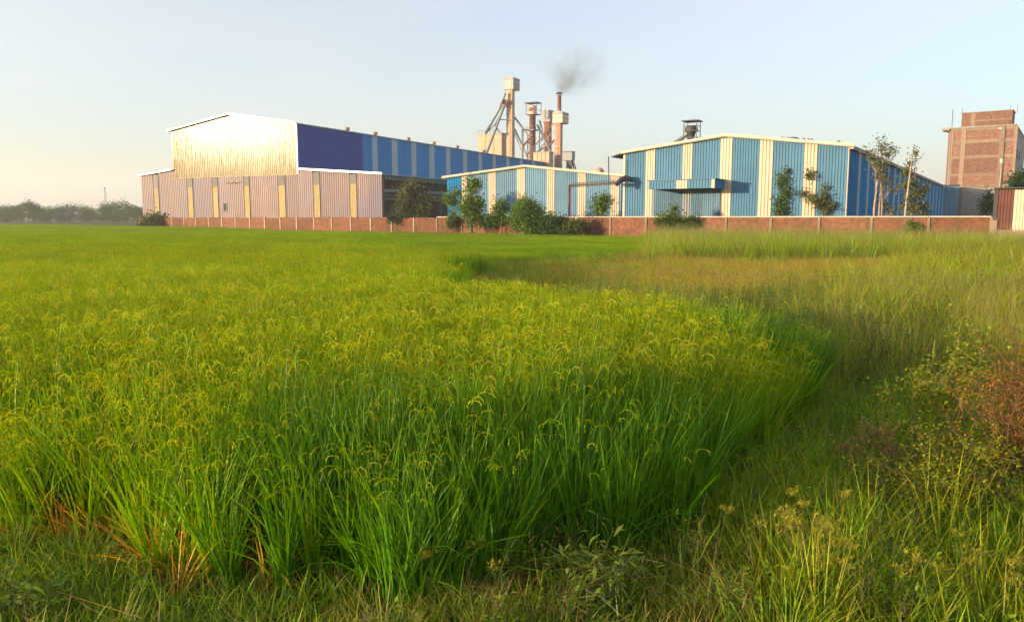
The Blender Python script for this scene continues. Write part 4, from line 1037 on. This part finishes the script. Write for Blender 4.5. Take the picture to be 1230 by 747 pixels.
RNG = np.random.default_rng(7)
def grid_pts(x0, x1, y0, y1, sp, jt=.35):
    nx, ny = int((x1 - x0) / sp), int((y1 - y0) / sp)
    X, Y = np.meshgrid(x0 + (np.arange(nx) + .5) * sp, y0 + (np.arange(ny) + .5) * sp)
    P = np.c_[X.ravel(), Y.ravel()]; return P + RNG.uniform(-jt, jt, P.shape) * sp
def smooth_noise(P, scale, seed):
    r = np.random.default_rng(seed); out = np.zeros(len(P))
    for k in range(6):
        a = r.uniform(0, 6.28); f = r.uniform(.6, 1.8) / scale; ph = r.uniform(0, 6.28)
        out += np.sin((P[:, 0] * math.cos(a) + P[:, 1] * math.sin(a)) * f * 6.28 / 2 + ph)
    return out / 3.0
def frustum(P, margin=.6):
    return np.abs(P[:, 0]) < (.69 * P[:, 1] + margin)
wl_n = np.array([WALLF.v.x, WALLF.v.y]); wl_o = np.array([WALLF.loc.x, WALLF.loc.y])
def before_wall(P): return -((P - wl_o) @ wl_n)          # metres in front of the wall
def interp(x, pts):
    xs, ys_ = zip(*pts); return np.interp(x, xs, ys_)

# outline of the near rice plot on the ground
def gp(px, py, z=0): p = ground(px, py, z); return (p.x, p.y)
FRONT = sorted([gp(-160, 612), gp(0, 640), gp(110, 668), gp(200, 694), gp(300, 712), gp(400, 722), gp(500, 722), (.0, 3.55), gp(700, 694), gp(770, 672), gp(830, 630), gp(880, 585), gp(930, 540)])
RIGHT = sorted([(gp(930, 540)[1], gp(930, 540)[0]), (6.4, 2.35), (7.3, 2.95), (8.2, 3.25), (8.6, 2.9), (9.4, 2.1), (11.3, .1), (13.7, -2.8), (16, -6.5), (21, -16), (27, -30)])
def in_near(P):
    x, y = P[:, 0], P[:, 1]; f = interp(x, [(-9, 7.0)] + FRONT); rt = interp(y, RIGHT)
    wob = .12 * np.sin(x * 5.1) + .08 * np.sin(x * 11.3 + y * 3)
    return (y > f + wob) & (x < rt + .15 * np.sin(y * 4.2)) & (y < 27)
def in_mid(P):                                             # plots behind the first bund
    x, y = P[:, 0], P[:, 1]; rt = interp(y, RIGHT)
    edge = interp(y, [(14, -1.9), (17, -1.4), (24, -1.2), (28, .5), (31, 4), (40, 7.5), (60, 11), (75, 8), (90, 20), (140, 20)])
    gap = interp(y, [(12, 2.0), (17, 2.0), (22, .9), (27, .5)])
    far = np.where(y < 27, x > rt + gap, True)
    return far & (x < edge + .4 * np.sin(y * .9)) & (y > 14.2)

def edge_dist(P):                                          # metres in from the near and right edges of the plot
    x, y = P[:, 0], P[:, 1]; return np.minimum(y - interp(x, [(-9, 7.0)] + FRONT), (interp(y, RIGHT) - x) * np.where(y < 9, 1, 3))
YEL = np.array([1.42, 1.18, .85]); GRN = np.array([.98, .99, .8])
# near plot, hill by hill
P = grid_pts(-13, 4.2, 3.2, 15.5, .125); P = P[frustum(P, 1.8) & in_near(P)]
green = np.clip(1.35 - np.hypot((P[:, 0] - .35) / 1.75, (P[:, 1] - 4.0) / 1.15) + .22 * smooth_noise(P, 1.2, 3), 0, 1)
g2 = np.clip(1.2 - np.hypot((P[:, 0] - 2.6) / .75, (P[:, 1] - 7.3) / 1.6) + .2 * smooth_noise(P, 1.0, 4), 0, 1)
green = np.maximum(green, g2 * .8)
leftdry = np.clip(1.4 - np.hypot((P[:, 0] + 2.3) / 1.6, (P[:, 1] - 4.6) / 1.0), 0, 1)
n = len(P); u = RNG.random(n)
idx = np.where(u < green * .92, RNG.integers(6, 10, n), np.where(RNG.random(n) < leftdry * .75, RNG.integers(10, 12, n), RNG.integers(0, 6, n)))
lib = library('rice_hill', [rice_clump(100 + i, 8, 36) for i in range(6)] + [rice_clump(120 + i, 1 if i == 0 else 0, 50, .82, young=True) for i in range(4)] + [rice_clump(140 + i, 4, 26, .74, dry=22) for i in range(2)] + [straw_clump(150 + i) for i in range(3)])
near_e = edge_dist(P)
idx = np.where((near_e < .32) & (P[:, 0] < -.75) & (RNG.random(n) < .30), RNG.integers(12, 15, n), idx)
tint = YEL * (1 - green[:, None]) + GRN * green[:, None]; tint = tint * (1 + .09 * smooth_noise(P, 1.3, 5)[:, None]) * RNG.uniform(.88, 1.14, (n, 1))
edge_h = np.ones(n)
ed = np.clip(edge_dist(P) / .9, 0, 1)
z = (.74 + .26 * ed) * RNG.uniform(.84, 1.12, n) * (1 + .025 * smooth_noise(P, 1.1, 9))
scatter('rice_crop', lib, np.c_[P, np.zeros(n)], np.c_[RNG.normal(0, .05, (n, 2)), RNG.uniform(0, 6.28, n)], np.c_[RNG.uniform(.85, 1.1, (n, 2)), z], idx, tint, 'ripening yellow green rice filling the near paddy plot', 'crop')
# further plots in square patches
lib2 = library('rice_patch', [rice_patch(200 + i) for i in range(5)])
A1 = grid_pts(-24, 1, 14, 30, .62); A1 = A1[frustum(A1, 3) & ((in_near(A1) & (A1[:, 1] >= 15.3)) | in_mid(A1))]
A2 = grid_pts(-150, 22, 30, 150, .95); A2 = A2[frustum(A2, 2) & in_mid(A2) & (before_wall(A2) > 1.2)]
A3 = grid_pts(-230, -30, 150, 262, 2.0); A3 = A3[frustum(A3, 2) & (A3[:, 0] < -20) & (before_wall(A3) > 1.5) & (A3[:, 0] < -.44 * A3[:, 1])]
P = np.r_[A1, A2, A3]; n = len(P); y = P[:, 1]
bund = (np.abs((y - 33.5) + .05 * P[:, 0]) < .7) | (np.abs((y - 62) - .12 * P[:, 0]) < 1.0) | (np.abs((y - 96) + .1 * P[:, 0]) < 1.4)
P, y = P[~bund], y[~bund]; n = len(P)
t = np.clip((y - 18) / 16 + .25 * smooth_noise(P, 9, 12), 0, 1)[:, None]
tint = np.array([1.45, 1.15, .85]) * (1 - t) + np.array([1.28, 1.14, .9]) * t
tint = tint * (1 + .07 * smooth_noise(P, 3, 6)[:, None] + .07 * smooth_noise(P, 14, 8)[:, None]) * RNG.uniform(.80, 1.18, (n, 1))
sxy = np.where(y < 30, .95, np.where(y < 150, 1.35, 2.6)); sz = np.interp(y, [28, 55, 70], [1, .85, .62]) * RNG.uniform(.92, 1.08, n) * (1 + .03 * smooth_noise(P, 4, 2))
grassy = (y > 23) & (P[:, 0] > interp(y, [(14, -1.9), (17, -1.4), (24, -2.8), (31, -6), (40, -8), (60, -12), (140, -60)]) + RNG.normal(0, 1.2, n))
sz = np.where(grassy, sz * .52, sz)
scatter('rice_crop', lib2, np.c_[P, np.zeros(n)], np.c_[np.zeros((n, 2)), RNG.uniform(0, 6.28, n)], np.c_[sxy, sxy, sz], RNG.integers(0, 5, n), tint, 'green and yellow rice in the farther plots reaching to the trees', 'crop')

# ---- weeds and grasses
GR = [(.10, .20, .010), (.14, .22, .012), (.18, .21, .015)]; DG = [(.055, .13, .010), (.08, .155, .012), (.11, .165, .015)]
BR = [(.30, .19, .045), (.34, .24, .06), (.22, .15, .045)]; OL = [(.16, .22, .015), (.21, .24, .02), (.12, .19, .014)]
wl = [grass_clump(300 + i, 34, .06, .18, .006, .12, 1.2, GR, OL, lean=.9) for i in range(3)]                       # 0-2 short turf
wl += [grass_clump(310 + i, 30, .18, .45, .008, .10, 1.0, DG, GR, lean=.7) for i in range(3)]                      # 3-5 mid dark grass
wl += [grass_clump(320 + i, 26, .15, .42, .005, .12, 1.1, BR + OL, BR, seeds=2, lean=.8) for i in range(3)]        # 6-8 dry grass
wl += [weed(330 + i, .38, 4, 16, .055, .022, DG + OL) for i in range(3)]                                           # 9-11 leafy weed
wl += [grass_clump(340 + i, 22, .45, .85, .010, .09, .7, GR, OL, lean=.35) for i in range(3)]                      # 12-14 tall grass
wl += [grass_clump(350 + i, 30, .35, .75, .004, .16, .6, OL + BR, BR + OL, seeds=5, lean=.45, seedcol=(.24, .19, .10)) for i in range(3)]  # 15-17 wispy
wl += [litter(360 + i, 26, BR + [(.3, .22, .1)]) for i in range(2)]                                                 # 18-19 litter
wl += [weed(370 + i, .5, 6, 26, .03, .012, [(.05, .085, .035), (.06, .10, .045), (.08, .11, .04)]) for i in range(3)]                        # 20-22 feathery weed
libw = library('weed', wl)
POS, ROT, SCL, IDX, TNT = [], [], [], [], []
def put(P, lo, hi, s=(.8, 1.2), tint=(1, 1, 1), tv=.32, zs_=1.0, tilt=.12):
    n = len(P)
    if not n: return
    POS.append(np.c_[P, np.zeros(n)]); ROT.append(np.c_[RNG.normal(0, tilt, (n, 2)), RNG.uniform(0, 6.28, n)])
    k = RNG.uniform(s[0], s[1], n); SCL.append(np.c_[k, k, k * zs_]); IDX.append(RNG.integers(lo, hi + 1, n))
    TNT.append(1.18 * np.array(tint)[None, :] * RNG.uniform(1 - tv, 1 + tv, (n, 1)) * RNG.uniform(.92, 1.08, (n, 3)))
def thin(P, prob): return P[RNG.random(len(P)) < prob]
# foreground strip below the plot
F0 = grid_pts(-5, 5.2, 2.6, 8.6, .075); F0 = F0[frustum(F0, 1.2) & ~in_near(F0) & (F0[:, 1] < 9)]
F0 = F0[(F0[:, 0] > -4.8)]
x, y = F0[:, 0], F0[:, 1]
left = x < -.7; mid = (x >= -.7) & (x < 1.0) & (y < 4.4); right = ~left & ~mid
put(thin(F0[left], .75), 0, 2, (.8, 1.3), (1.15, 1.2, .9)); put(thin(F0[left], .05), 3, 5, (.5, .9)); put(thin(F0[left], .03), 18, 19); put(thin(F0[left], .02), 6, 8, (.5, .8)); put(thin(F0[left], .012), 12, 14, (.35, .6), (1.2, 1.1, .8))
put(thin(F0[mid], .55), 0, 2, (.8, 1.4), (1, .95, .8)); put(thin(F0[mid], .14), 6, 8, (.5, .9)); put(thin(F0[mid], .05), 18, 19); put(thin(F0[mid], .18), 3, 5, (.5, .9), (1.15, 1.05, .8)); put(thin(F0[mid], .05), 9, 11, (.5, .9), (1, .95, .9))
put(thin(F0[right], .30), 0, 2, (1, 1.7), (1.25, 1.2, .9)); put(thin(F0[right], .22), 3, 5, (.6, 1.05), (1.5, 1.4, .9)); put(thin(F0[right], .07), 9, 11, (.5, .8), (1.4, 1.4, .9)); put(thin(F0[right], .08), 6, 8, (.5, .9)); put(thin(F0[right], .02), 18, 19)
put(thin(F0[right], .03), 20, 22, (.5, .9), (1.4, 1.4, .9)); fr = F0[right & (y < 4.6)]; put(thin(fr, .16), 3, 5, (.7, 1.2), (1.5, 1.2, .7)); put(thin(fr, .04), 12, 14, (.4, .7), (1.4, 1.15, .7))
# tangled weeds to the right of the plot, from near to the dry strip
F1_ = grid_pts(1.2, 16, 7.0, 17, .15); F1_ = F1_[frustum(F1_, 1.8) & ~in_near(F1_) & (F1_[:, 0] > interp(F1_[:, 1], RIGHT) + .05)]
x, y = F1_[:, 0], F1_[:, 1]; nz = smooth_noise(F1_, 2.5, 31)
wetside = np.clip(1 - (x - interp(y, RIGHT)) / 2.2, 0, 1) * (y < 13)
put(thin(F1_, .40), 3, 5, (.7, 1.2), (1.25, 1.4, .9)); put(F1_[(RNG.random(len(x)) < .35 * wetside)], 20, 22, (.8, 1.5), (1.15, 1.25, .9)); put(thin(F1_[nz > -.2], .2), 20, 22, (.8, 1.4), (1.4, 1.5, .9)); put(thin(F1_[nz < .1], .2), 15, 17, (.8, 1.2), (1.2, 1.3, .85)); put(thin(F1_, .10), 6, 8, (.8, 1.2))
rt_ = F1_[(x > .37 * y + .4) & (y > 8.2)]; put(thin(rt_, .35), 12, 14, (.9, 1.4), (1.35, 1.15, .8), zs_=.6); put(thin(rt_, .12), 15, 17, (.8, 1.2), zs_=.7)
# dry brown strip
F2_ = grid_pts(-10, 30, 11.5, 34, .32); F2_ = F2_[frustum(F2_, 1) & ~in_near(F2_) & ~in_mid(F2_) & (before_wall(F2_) > 8) & (F2_[:, 0] > interp(F2_[:, 1], RIGHT) + .1)]
x, y = F2_[:, 0], F2_[:, 1]; nz = smooth_noise(F2_, 5, 41); px_ = x / y
thr = .43 + .12 * np.clip((y - 12) / 14, 0, 1) + .02 * smooth_noise(F2_, 2.5, 77)
lowr = px_ < thr
F2L, nL = F2_[lowr], nz[lowr]
put(thin(F2L, .55), 15, 17, (.9, 1.5), (1.5, 1.35, .85), zs_=.36); put(thin(F2L[nL > -.5], .85), 6, 8, (1.4, 2.2), (1.55, 1.42, .9), zs_=.42); put(thin(F2L[nL < .3], .5), 3, 5, (1.3, 2.0), (1.5, 1.5, .85), zs_=.42); put(thin(F2L[nL > .45], .3), 20, 22, (.7, 1.1), (1.5, 1.5, .9), zs_=.6)
rr_ = F2_[px_ > thr - .05]; put(thin(rr_, .8), 12, 14, (1.2, 1.8), (1.35, 1.25, .8), zs_=.55); put(thin(rr_, .3), 15, 17, (1.1, 1.5), (1.2, 1.05, .8), zs_=.65); put(thin(rr_, .6), 3, 5, (1.5, 2.2), (1.35, 1.25, .8), zs_=.6)
edgeg = F2_[(np.abs(x - interp(y, [(14, -1.5), (17, -1.0), (24, -.8), (28, .9), (31, 4.4), (40, 7.9)])) < 1.6) & (y > 14)]
put(thin(edgeg, .8), 3, 5, (1.2, 2.0), (1.1, 1.2, .9), zs_=.6)
# bund gap between the first two plots
Gp = grid_pts(-26, 0, 12, 27.5, .30); Gp = Gp[frustum(Gp, 1) & ~in_near(Gp) & ~in_mid(Gp) & (Gp[:, 0] < interp(Gp[:, 1], RIGHT) + 1.6)]
put(thin(Gp, .8), 3, 5, (.9, 1.4), (.8, .95, 1.0)); put(thin(Gp, .3), 20, 22, (.8, 1.2))
# tall soft grass before the wall, centre and right
F3_ = grid_pts(-12, 42, 30, 75, .55); F3_ = F3_[frustum(F3_, 1) & ~in_mid(F3_) & (before_wall(F3_) > .7)]
x, y = F3_[:, 0], F3_[:, 1]; bw = before_wall(F3_); pr = x / y
lawn = pr < .17
put(thin(F3_[lawn], 1.0), 12, 14, (1.2, 1.7), (1.05, 1.1, 1.0), zs_=.42); put(thin(F3_[lawn], .8), 3, 5, (1.5, 2.2), (1.05, 1.1, 1), zs_=.5)
tl = F3_[~lawn & (bw > 2.5)]; put(thin(tl, .8), 15, 17, (1.6, 2.3), (1.05, 1.2, .85), zs_=.78); put(thin(tl, .75), 12, 14, (1.7, 2.4), (1.1, 1.2, .85), zs_=.62); put(thin(tl, .2), 6, 8, (1.5, 2.2))
dk = F3_[(pr > .30) & (bw <= 4.5)]; put(thin(dk, .9), 20, 22, (1.5, 2.3), (.8, .9, .9), zs_=.8); put(thin(dk, .5), 3, 5, (1.6, 2.4), (.8, .9, .9), zs_=.7)
ft = F3_[(bw < 2.2)]; put(thin(ft, .5), 3, 5, (1.4, 2.2), (1, 1, 1)); put(thin(ft, .25), 15, 17, (.9, 1.3))
# rough margin along the wall at the left
F4_ = grid_pts(-60, 0, 66, 126, .8); F4_ = F4_[(before_wall(F4_) > .3) & (before_wall(F4_) < 2.0) & frustum(F4_, 2)]
put(thin(F4_, .8), 3, 5, (1.4, 2.4), (.9, .95, 1), zs_=.5); put(thin(F4_, .10), 20, 22, (1.2, 2.0))
# right strip next to the wall end and tin shed
F5_ = grid_pts(15, 34, 17, 46, .42); F5_ = F5_[frustum(F5_, 1.5) & (F5_[:, 0] / F5_[:, 1] > .44) & (before_wall(F5_) > .8)]
put(thin(F5_, .8), 12, 14, (1.5, 2.1), (1.3, 1.12, .8), zs_=.55); put(thin(F5_, .5), 15, 17, (1.3, 1.8), (1.15, 1, .85), zs_=.6)
# thin grass under everything else out of the picture, so that the ground is never bare close by
POS, ROT, SCL, IDX, TNT = map(np.concatenate, (POS, ROT, SCL, IDX, TNT))
scatter('wild_grass', libw, POS, ROT, SCL, IDX, TNT, 'tangle of green and dry grasses and weeds around the paddy', 'grass')
print('instances', len(POS))

# ---- single plants close to the camera
WM = leaf_mat('weed_leaf', .35, .5, inst=False)
def sedge(seed, n=9, h=.5):
    """sedge: grassy base, bare stalks, a star of bracts and yellow spikelets on each"""
    b = Blades(seed); r = b.r; heads = []
    for i in range(22):
        az = r.uniform(0, 6.28); b.blade((.05 * math.cos(az), .05 * math.sin(az), -.01), az, r.uniform(.1, .7), r.uniform(.25, .5) * h / .5, .006, r.uniform(.3, 1.0), jit(r, (.13, .17, .03)), 4, jit(r, (.2, .2, .04)))
    for i in range(n):
        az = r.uniform(0, 6.28); q = .06 * math.sqrt(r.random())
        p = b.blade((q * math.cos(az), q * math.sin(az), 0), az, r.uniform(.05, .4), h * r.uniform(.7, 1.15), .0045, .15, jit(r, (.20, .22, .04)), 4, jit(r, (.26, .24, .05)), .3)
        s = Blades(seed + 50 + i); heads.append(s)
        for k in range(5): s.blade(p, r.uniform(0, 6.28), r.uniform(.7, 1.3), r.uniform(.06, .14), .005, .5, jit(r, (.22, .22, .04)), 3)
        for k in range(9):
            a2 = r.uniform(0, 6.28); e = s.blade(p, a2, r.uniform(.2, 1.1), r.uniform(.02, .055), .0025, .2, jit(r, (.3, .26, .05)), 2)
            for m_ in range(7): s.blade(e, r.uniform(0, 6.28), r.uniform(.3, 1.8), r.uniform(.012, .028), .004, .2, jit(r, (.40, .34, .035)), 2)
    return b, heads
lab = ['yellow headed sedge standing tallest at the lower right', 'pair tipped yellow sedge just left of the tallest sedge', 'golden sedge at the bottom edge below the tallest one', 'small sedge with a pale head at the bottom edge under the rice', 'yellowish sedge tuft in the bottom right corner', 'thin sedge by the dark weeds right of the rice']
for i, (px, py, hh, nn) in enumerate([(985, 735, .44, 11), (958, 722, .38, 5), (1028, 762, .36, 8), (552, 742, .26, 3), (1172, 760, .4, 7), (918, 690, .34, 4)]):
    x, y = gp(px, py); rt = empty('sedge', (x, y, 0), i * 1.1, label=lab[i], cat='sedge', group='yellow sedges in the foreground')
    b, hds = sedge(400 + i * 3, nn, hh); link('blades', b.mesh('sedge_blades', WM), None, rt)
    for s in hds: link('flower_head', s.mesh('sedge_head', WM), None, rt)

def bush(name, label, cat, loc, clumps, n, ll, lw, cols, seed, stems=26, stemcol=(.16, .09, .045)):
    rt = empty(name, loc, 0, label=label, cat=cat); r = random.Random(seed); b = Blades(seed); st = MB()
    ends = []
    for i in range(stems):
        c = r.choice(clumps); a = r.uniform(0, 6.28)
        e = Vector((c[0], c[1], c[2])) + Vector((r.gauss(0, .5), r.gauss(0, .5), r.gauss(0, .5))) * c[3]
        o = Vector((r.uniform(-.15, .15), r.uniform(-.15, .15), -.02)); mdl = (o + e) / 2 + Vector((r.uniform(-.15, .15), r.uniform(-.15, .15), .12))
        st.tube([o, mdl, e], [.005, .0035, .0015], 4, False); ends += [(mdl, e)]
        for k in range(5):
            f = r.uniform(.2, 1); p = mdl.lerp(e, f); q = p + Vector((r.gauss(0, 1), r.gauss(0, 1), r.gauss(.2, .8))).normalized() * r.uniform(.08, .22)
            st.tube([p, q], [.002, .001], 3, False); ends.append((p, q))
    for i in range(n):
        p, e = r.choice(ends); q = p.lerp(e, r.uniform(.1, 1.05)) + Vector((r.gauss(0, .025), r.gauss(0, .025), r.gauss(0, .025)))
        if q.z < .01: continue
        b.leaf(q, r.uniform(0, 6.28), r.uniform(-.8, .6), ll * r.uniform(.6, 1.3), lw * r.uniform(.7, 1.3), jit(r, r.choice(cols), .3))
    st.build('stems', mat(name + '_stem', stemcol, .9, 0, .2, 8), rt); link('leaves', b.mesh(name + '_leaves', WM), None, rt); return rt
x, y = gp(1250, 610)
bush('thorny_bush', 'big rusty brown bush with dying leaves at the right edge', 'bush', (x, y, 0), [(-.22, .05, .80, .26), (.02, 0, 1.0, .24), (.30, .1, 1.05, .3), (-.18, .1, .45, .3), (.2, 0, .55, .4), (.65, .2, .9, .45), (.1, .1, .2, .4)], 15000, .024, .009, [(.40, .15, .03), (.34, .18, .035), (.44, .22, .04), (.26, .18, .03)], 501, 190)
x, y = gp(1170, 640)
bush('creeping_shrub', 'sprawling yellow green shrub with small round leaves left of the brown bush', 'shrub', (x, y, 0), [(-.1, .2, .28, .2), (-.35, .1, .25, .18), (.15, .3, .42, .2), (.05, .5, .5, .2), (-.6, .1, .2, .14), (.3, .1, .25, .22)], 4200, .023, .014, [(.26, .29, .015), (.34, .33, .02), (.17, .24, .015), (.34, .25, .03)], 502, 34, (.17, .15, .04))
x, y = gp(1118, 560)
bush('leafy_vine', 'yellow green leafy vine climbing the weeds above the sprawling shrub', 'vine', (x, y, 0), [(.05, .1, .55, .18), (.2, .15, .7, .18), (.4, .2, .85, .16), (-.1, .1, .35, .2)], 2000, .033, .022, [(.24, .29, .015), (.32, .34, .02), (.15, .23, .015)], 503, 24, (.24, .20, .05))
x, y = gp(1060, 600)
bush('arching_weed', 'reddish arching weed with small yellow leaves in the dark grass', 'weed', (x, y, 0), [(-.1, 0, .42, .12), (-.25, 0, .36, .10), (.1, 0, .30, .14), (.25, .05, .22, .14)], 420, .035, .018, [(.22, .19, .04), (.26, .15, .05), (.13, .14, .03)], 504, 14, (.2, .1, .05))
x, y = gp(723, 742)
bush('broad_weed', 'pale green leafy weed in front of the rice at bottom centre', 'weed', (x, y, 0), [(0, 0, .32, .09), (.06, 0, .24, .1), (-.08, 0, .2, .1)], 230, .06, .018, [(.13, .19, .025), (.17, .22, .03)], 505, 9, (.12, .13, .05))
x, y = gp(20, 752)
bush('ground_weed', 'light green broad leafed weed in the bottom left corner', 'weed', (x, y, 0), [(0, 0, .1, .1), (.12, 0, .12, .1), (-.12, 0, .1, .1)], 160, .055, .025, [(.12, .19, .02), (.16, .22, .025)], 506, 8, (.1, .11, .04))
# two yellow curling stalks over the weeds
x, y = gp(1112, 500)
cs = empty('curling_stalk', (x, y, 0), 0, label='bare yellow stalk arching up beside the leafy vine', cat='stalk')
MB().tube([(-.22, 0, .05), (-.06, 0, .24), (.04, .02, .46), (.05, .03, .66), (.10, .04, .74)], [.0045, .004, .0035, .003, .002], 5).build('stem', mat('yellow_stem', (.36, .30, .05), .6, 0, .15, 8), cs)
cl_ = Blades(88)
for k in range(5): cl_.leaf((.06 + .01 * k, .03, .64 + .025 * k), k * 1.9, .2, .05, .02, (.2, .2, .04))
link('leaves', cl_.mesh('stalk_leaves', WM), None, cs)
# ================================================================== SMOKE AND AIR
def vol_mat(name, col, dens, aniso):
    m = bpy.data.materials.new(name); m.use_nodes = True; N, L = m.node_tree.nodes, m.node_tree.links
    N.remove(N['Principled BSDF']); v = N.new('ShaderNodeVolumePrincipled'); v.inputs['Color'].default_value = (*col, 1)
    v.inputs['Density'].default_value = dens; v.inputs['Anisotropy'].default_value = aniso
    L.new(v.outputs[0], N['Material Output'].inputs['Volume']); return m, v, N, L
hm, hv, _, _ = vol_mat('haze_air', (.98, .985, .99), .00045, .3)
MB().box(-1300, 1300, -1000, 1300, -1.0, 64).build('haze', hm, kind='stuff')

def smoke():
    Y = 223.5; c = at(689, 82, Y); src = at(672, 111, Y) - c; RX, RY, RZ = 11.5, 7.0, 9.2
    m, v, N, L = vol_mat('chimney_smoke', (.36, .36, .37), 0, .2)
    tc = N.new('ShaderNodeTexCoord')
    def falloff(loc, scale, power=1.0):
        a = N.new('ShaderNodeVectorMath'); a.operation = 'SUBTRACT'; L.new(tc.outputs['Object'], a.inputs[0]); a.inputs[1].default_value = loc
        b = N.new('ShaderNodeVectorMath'); b.operation = 'DIVIDE'; L.new(a.outputs[0], b.inputs[0]); b.inputs[1].default_value = scale
        l = N.new('ShaderNodeVectorMath'); l.operation = 'LENGTH'; L.new(b.outputs[0], l.inputs[0])
        r = N.new('ShaderNodeMapRange'); r.inputs[1].default_value = 1; r.inputs[2].default_value = 0; r.interpolation_type = 'SMOOTHSTEP'; L.new(l.outputs[1], r.inputs[0]); return r.outputs[0]
    def op(o, a, b):
        x = N.new('ShaderNodeMath'); x.operation = o
        for i, q in enumerate((a, b)):
            if isinstance(q, (int, float)): x.inputs[i].default_value = q
            else: L.new(q, x.inputs[i])
        return x.outputs[0]
    body = falloff((0, 0, 0), (RX, RY, RZ)); core = falloff((.3, 0, -3.2), (9.0, 5.0, 5.6)); root = falloff((src.x + .5, 0, src.z + .9), (2.4, 2.2, 2.6))
    n = N.new('ShaderNodeTexNoise'); n.inputs['Scale'].default_value = .20; n.inputs['Detail'].default_value = 5; n.inputs['Roughness'].default_value = .55; n.inputs['Distortion'].default_value = .6
    L.new(tc.outputs['Object'], n.inputs['Vector'])
    nr = N.new('ShaderNodeMapRange'); nr.inputs[1].default_value = .40; nr.inputs[2].default_value = .68; L.new(n.outputs['Fac'], nr.inputs[0])
    s = op('ADD', op('MULTIPLY', body, .15), op('ADD', op('MULTIPLY', core, .16), op('MULTIPLY', root, .12)))
    plume = op('MULTIPLY', falloff((src.x + 2.0, 0, src.z + 2.6), (4.2, 3.0, 4.2)), .10)
    L.new(op('ADD', op('MULTIPLY', s, nr.outputs[0]), op('ADD', op('MULTIPLY', root, .30), op('MULTIPLY', plume, op('ADD', nr.outputs[0], .25)))), v.inputs['Density'])
    b = MB(); b.lathe([(math.sin(t) * 1.0, -math.cos(t) * 1.0) for t in [math.pi * i / 12 for i in range(13)]], 0, 0, 16)
    b.v = [(x * RX, y * RY, z * RZ) for x, y, z in b.v]
    o = b.build('smoke', m, kind='stuff', label='grey smoke drifting up from the slim chimney', cat='smoke'); o.location = c
smoke()
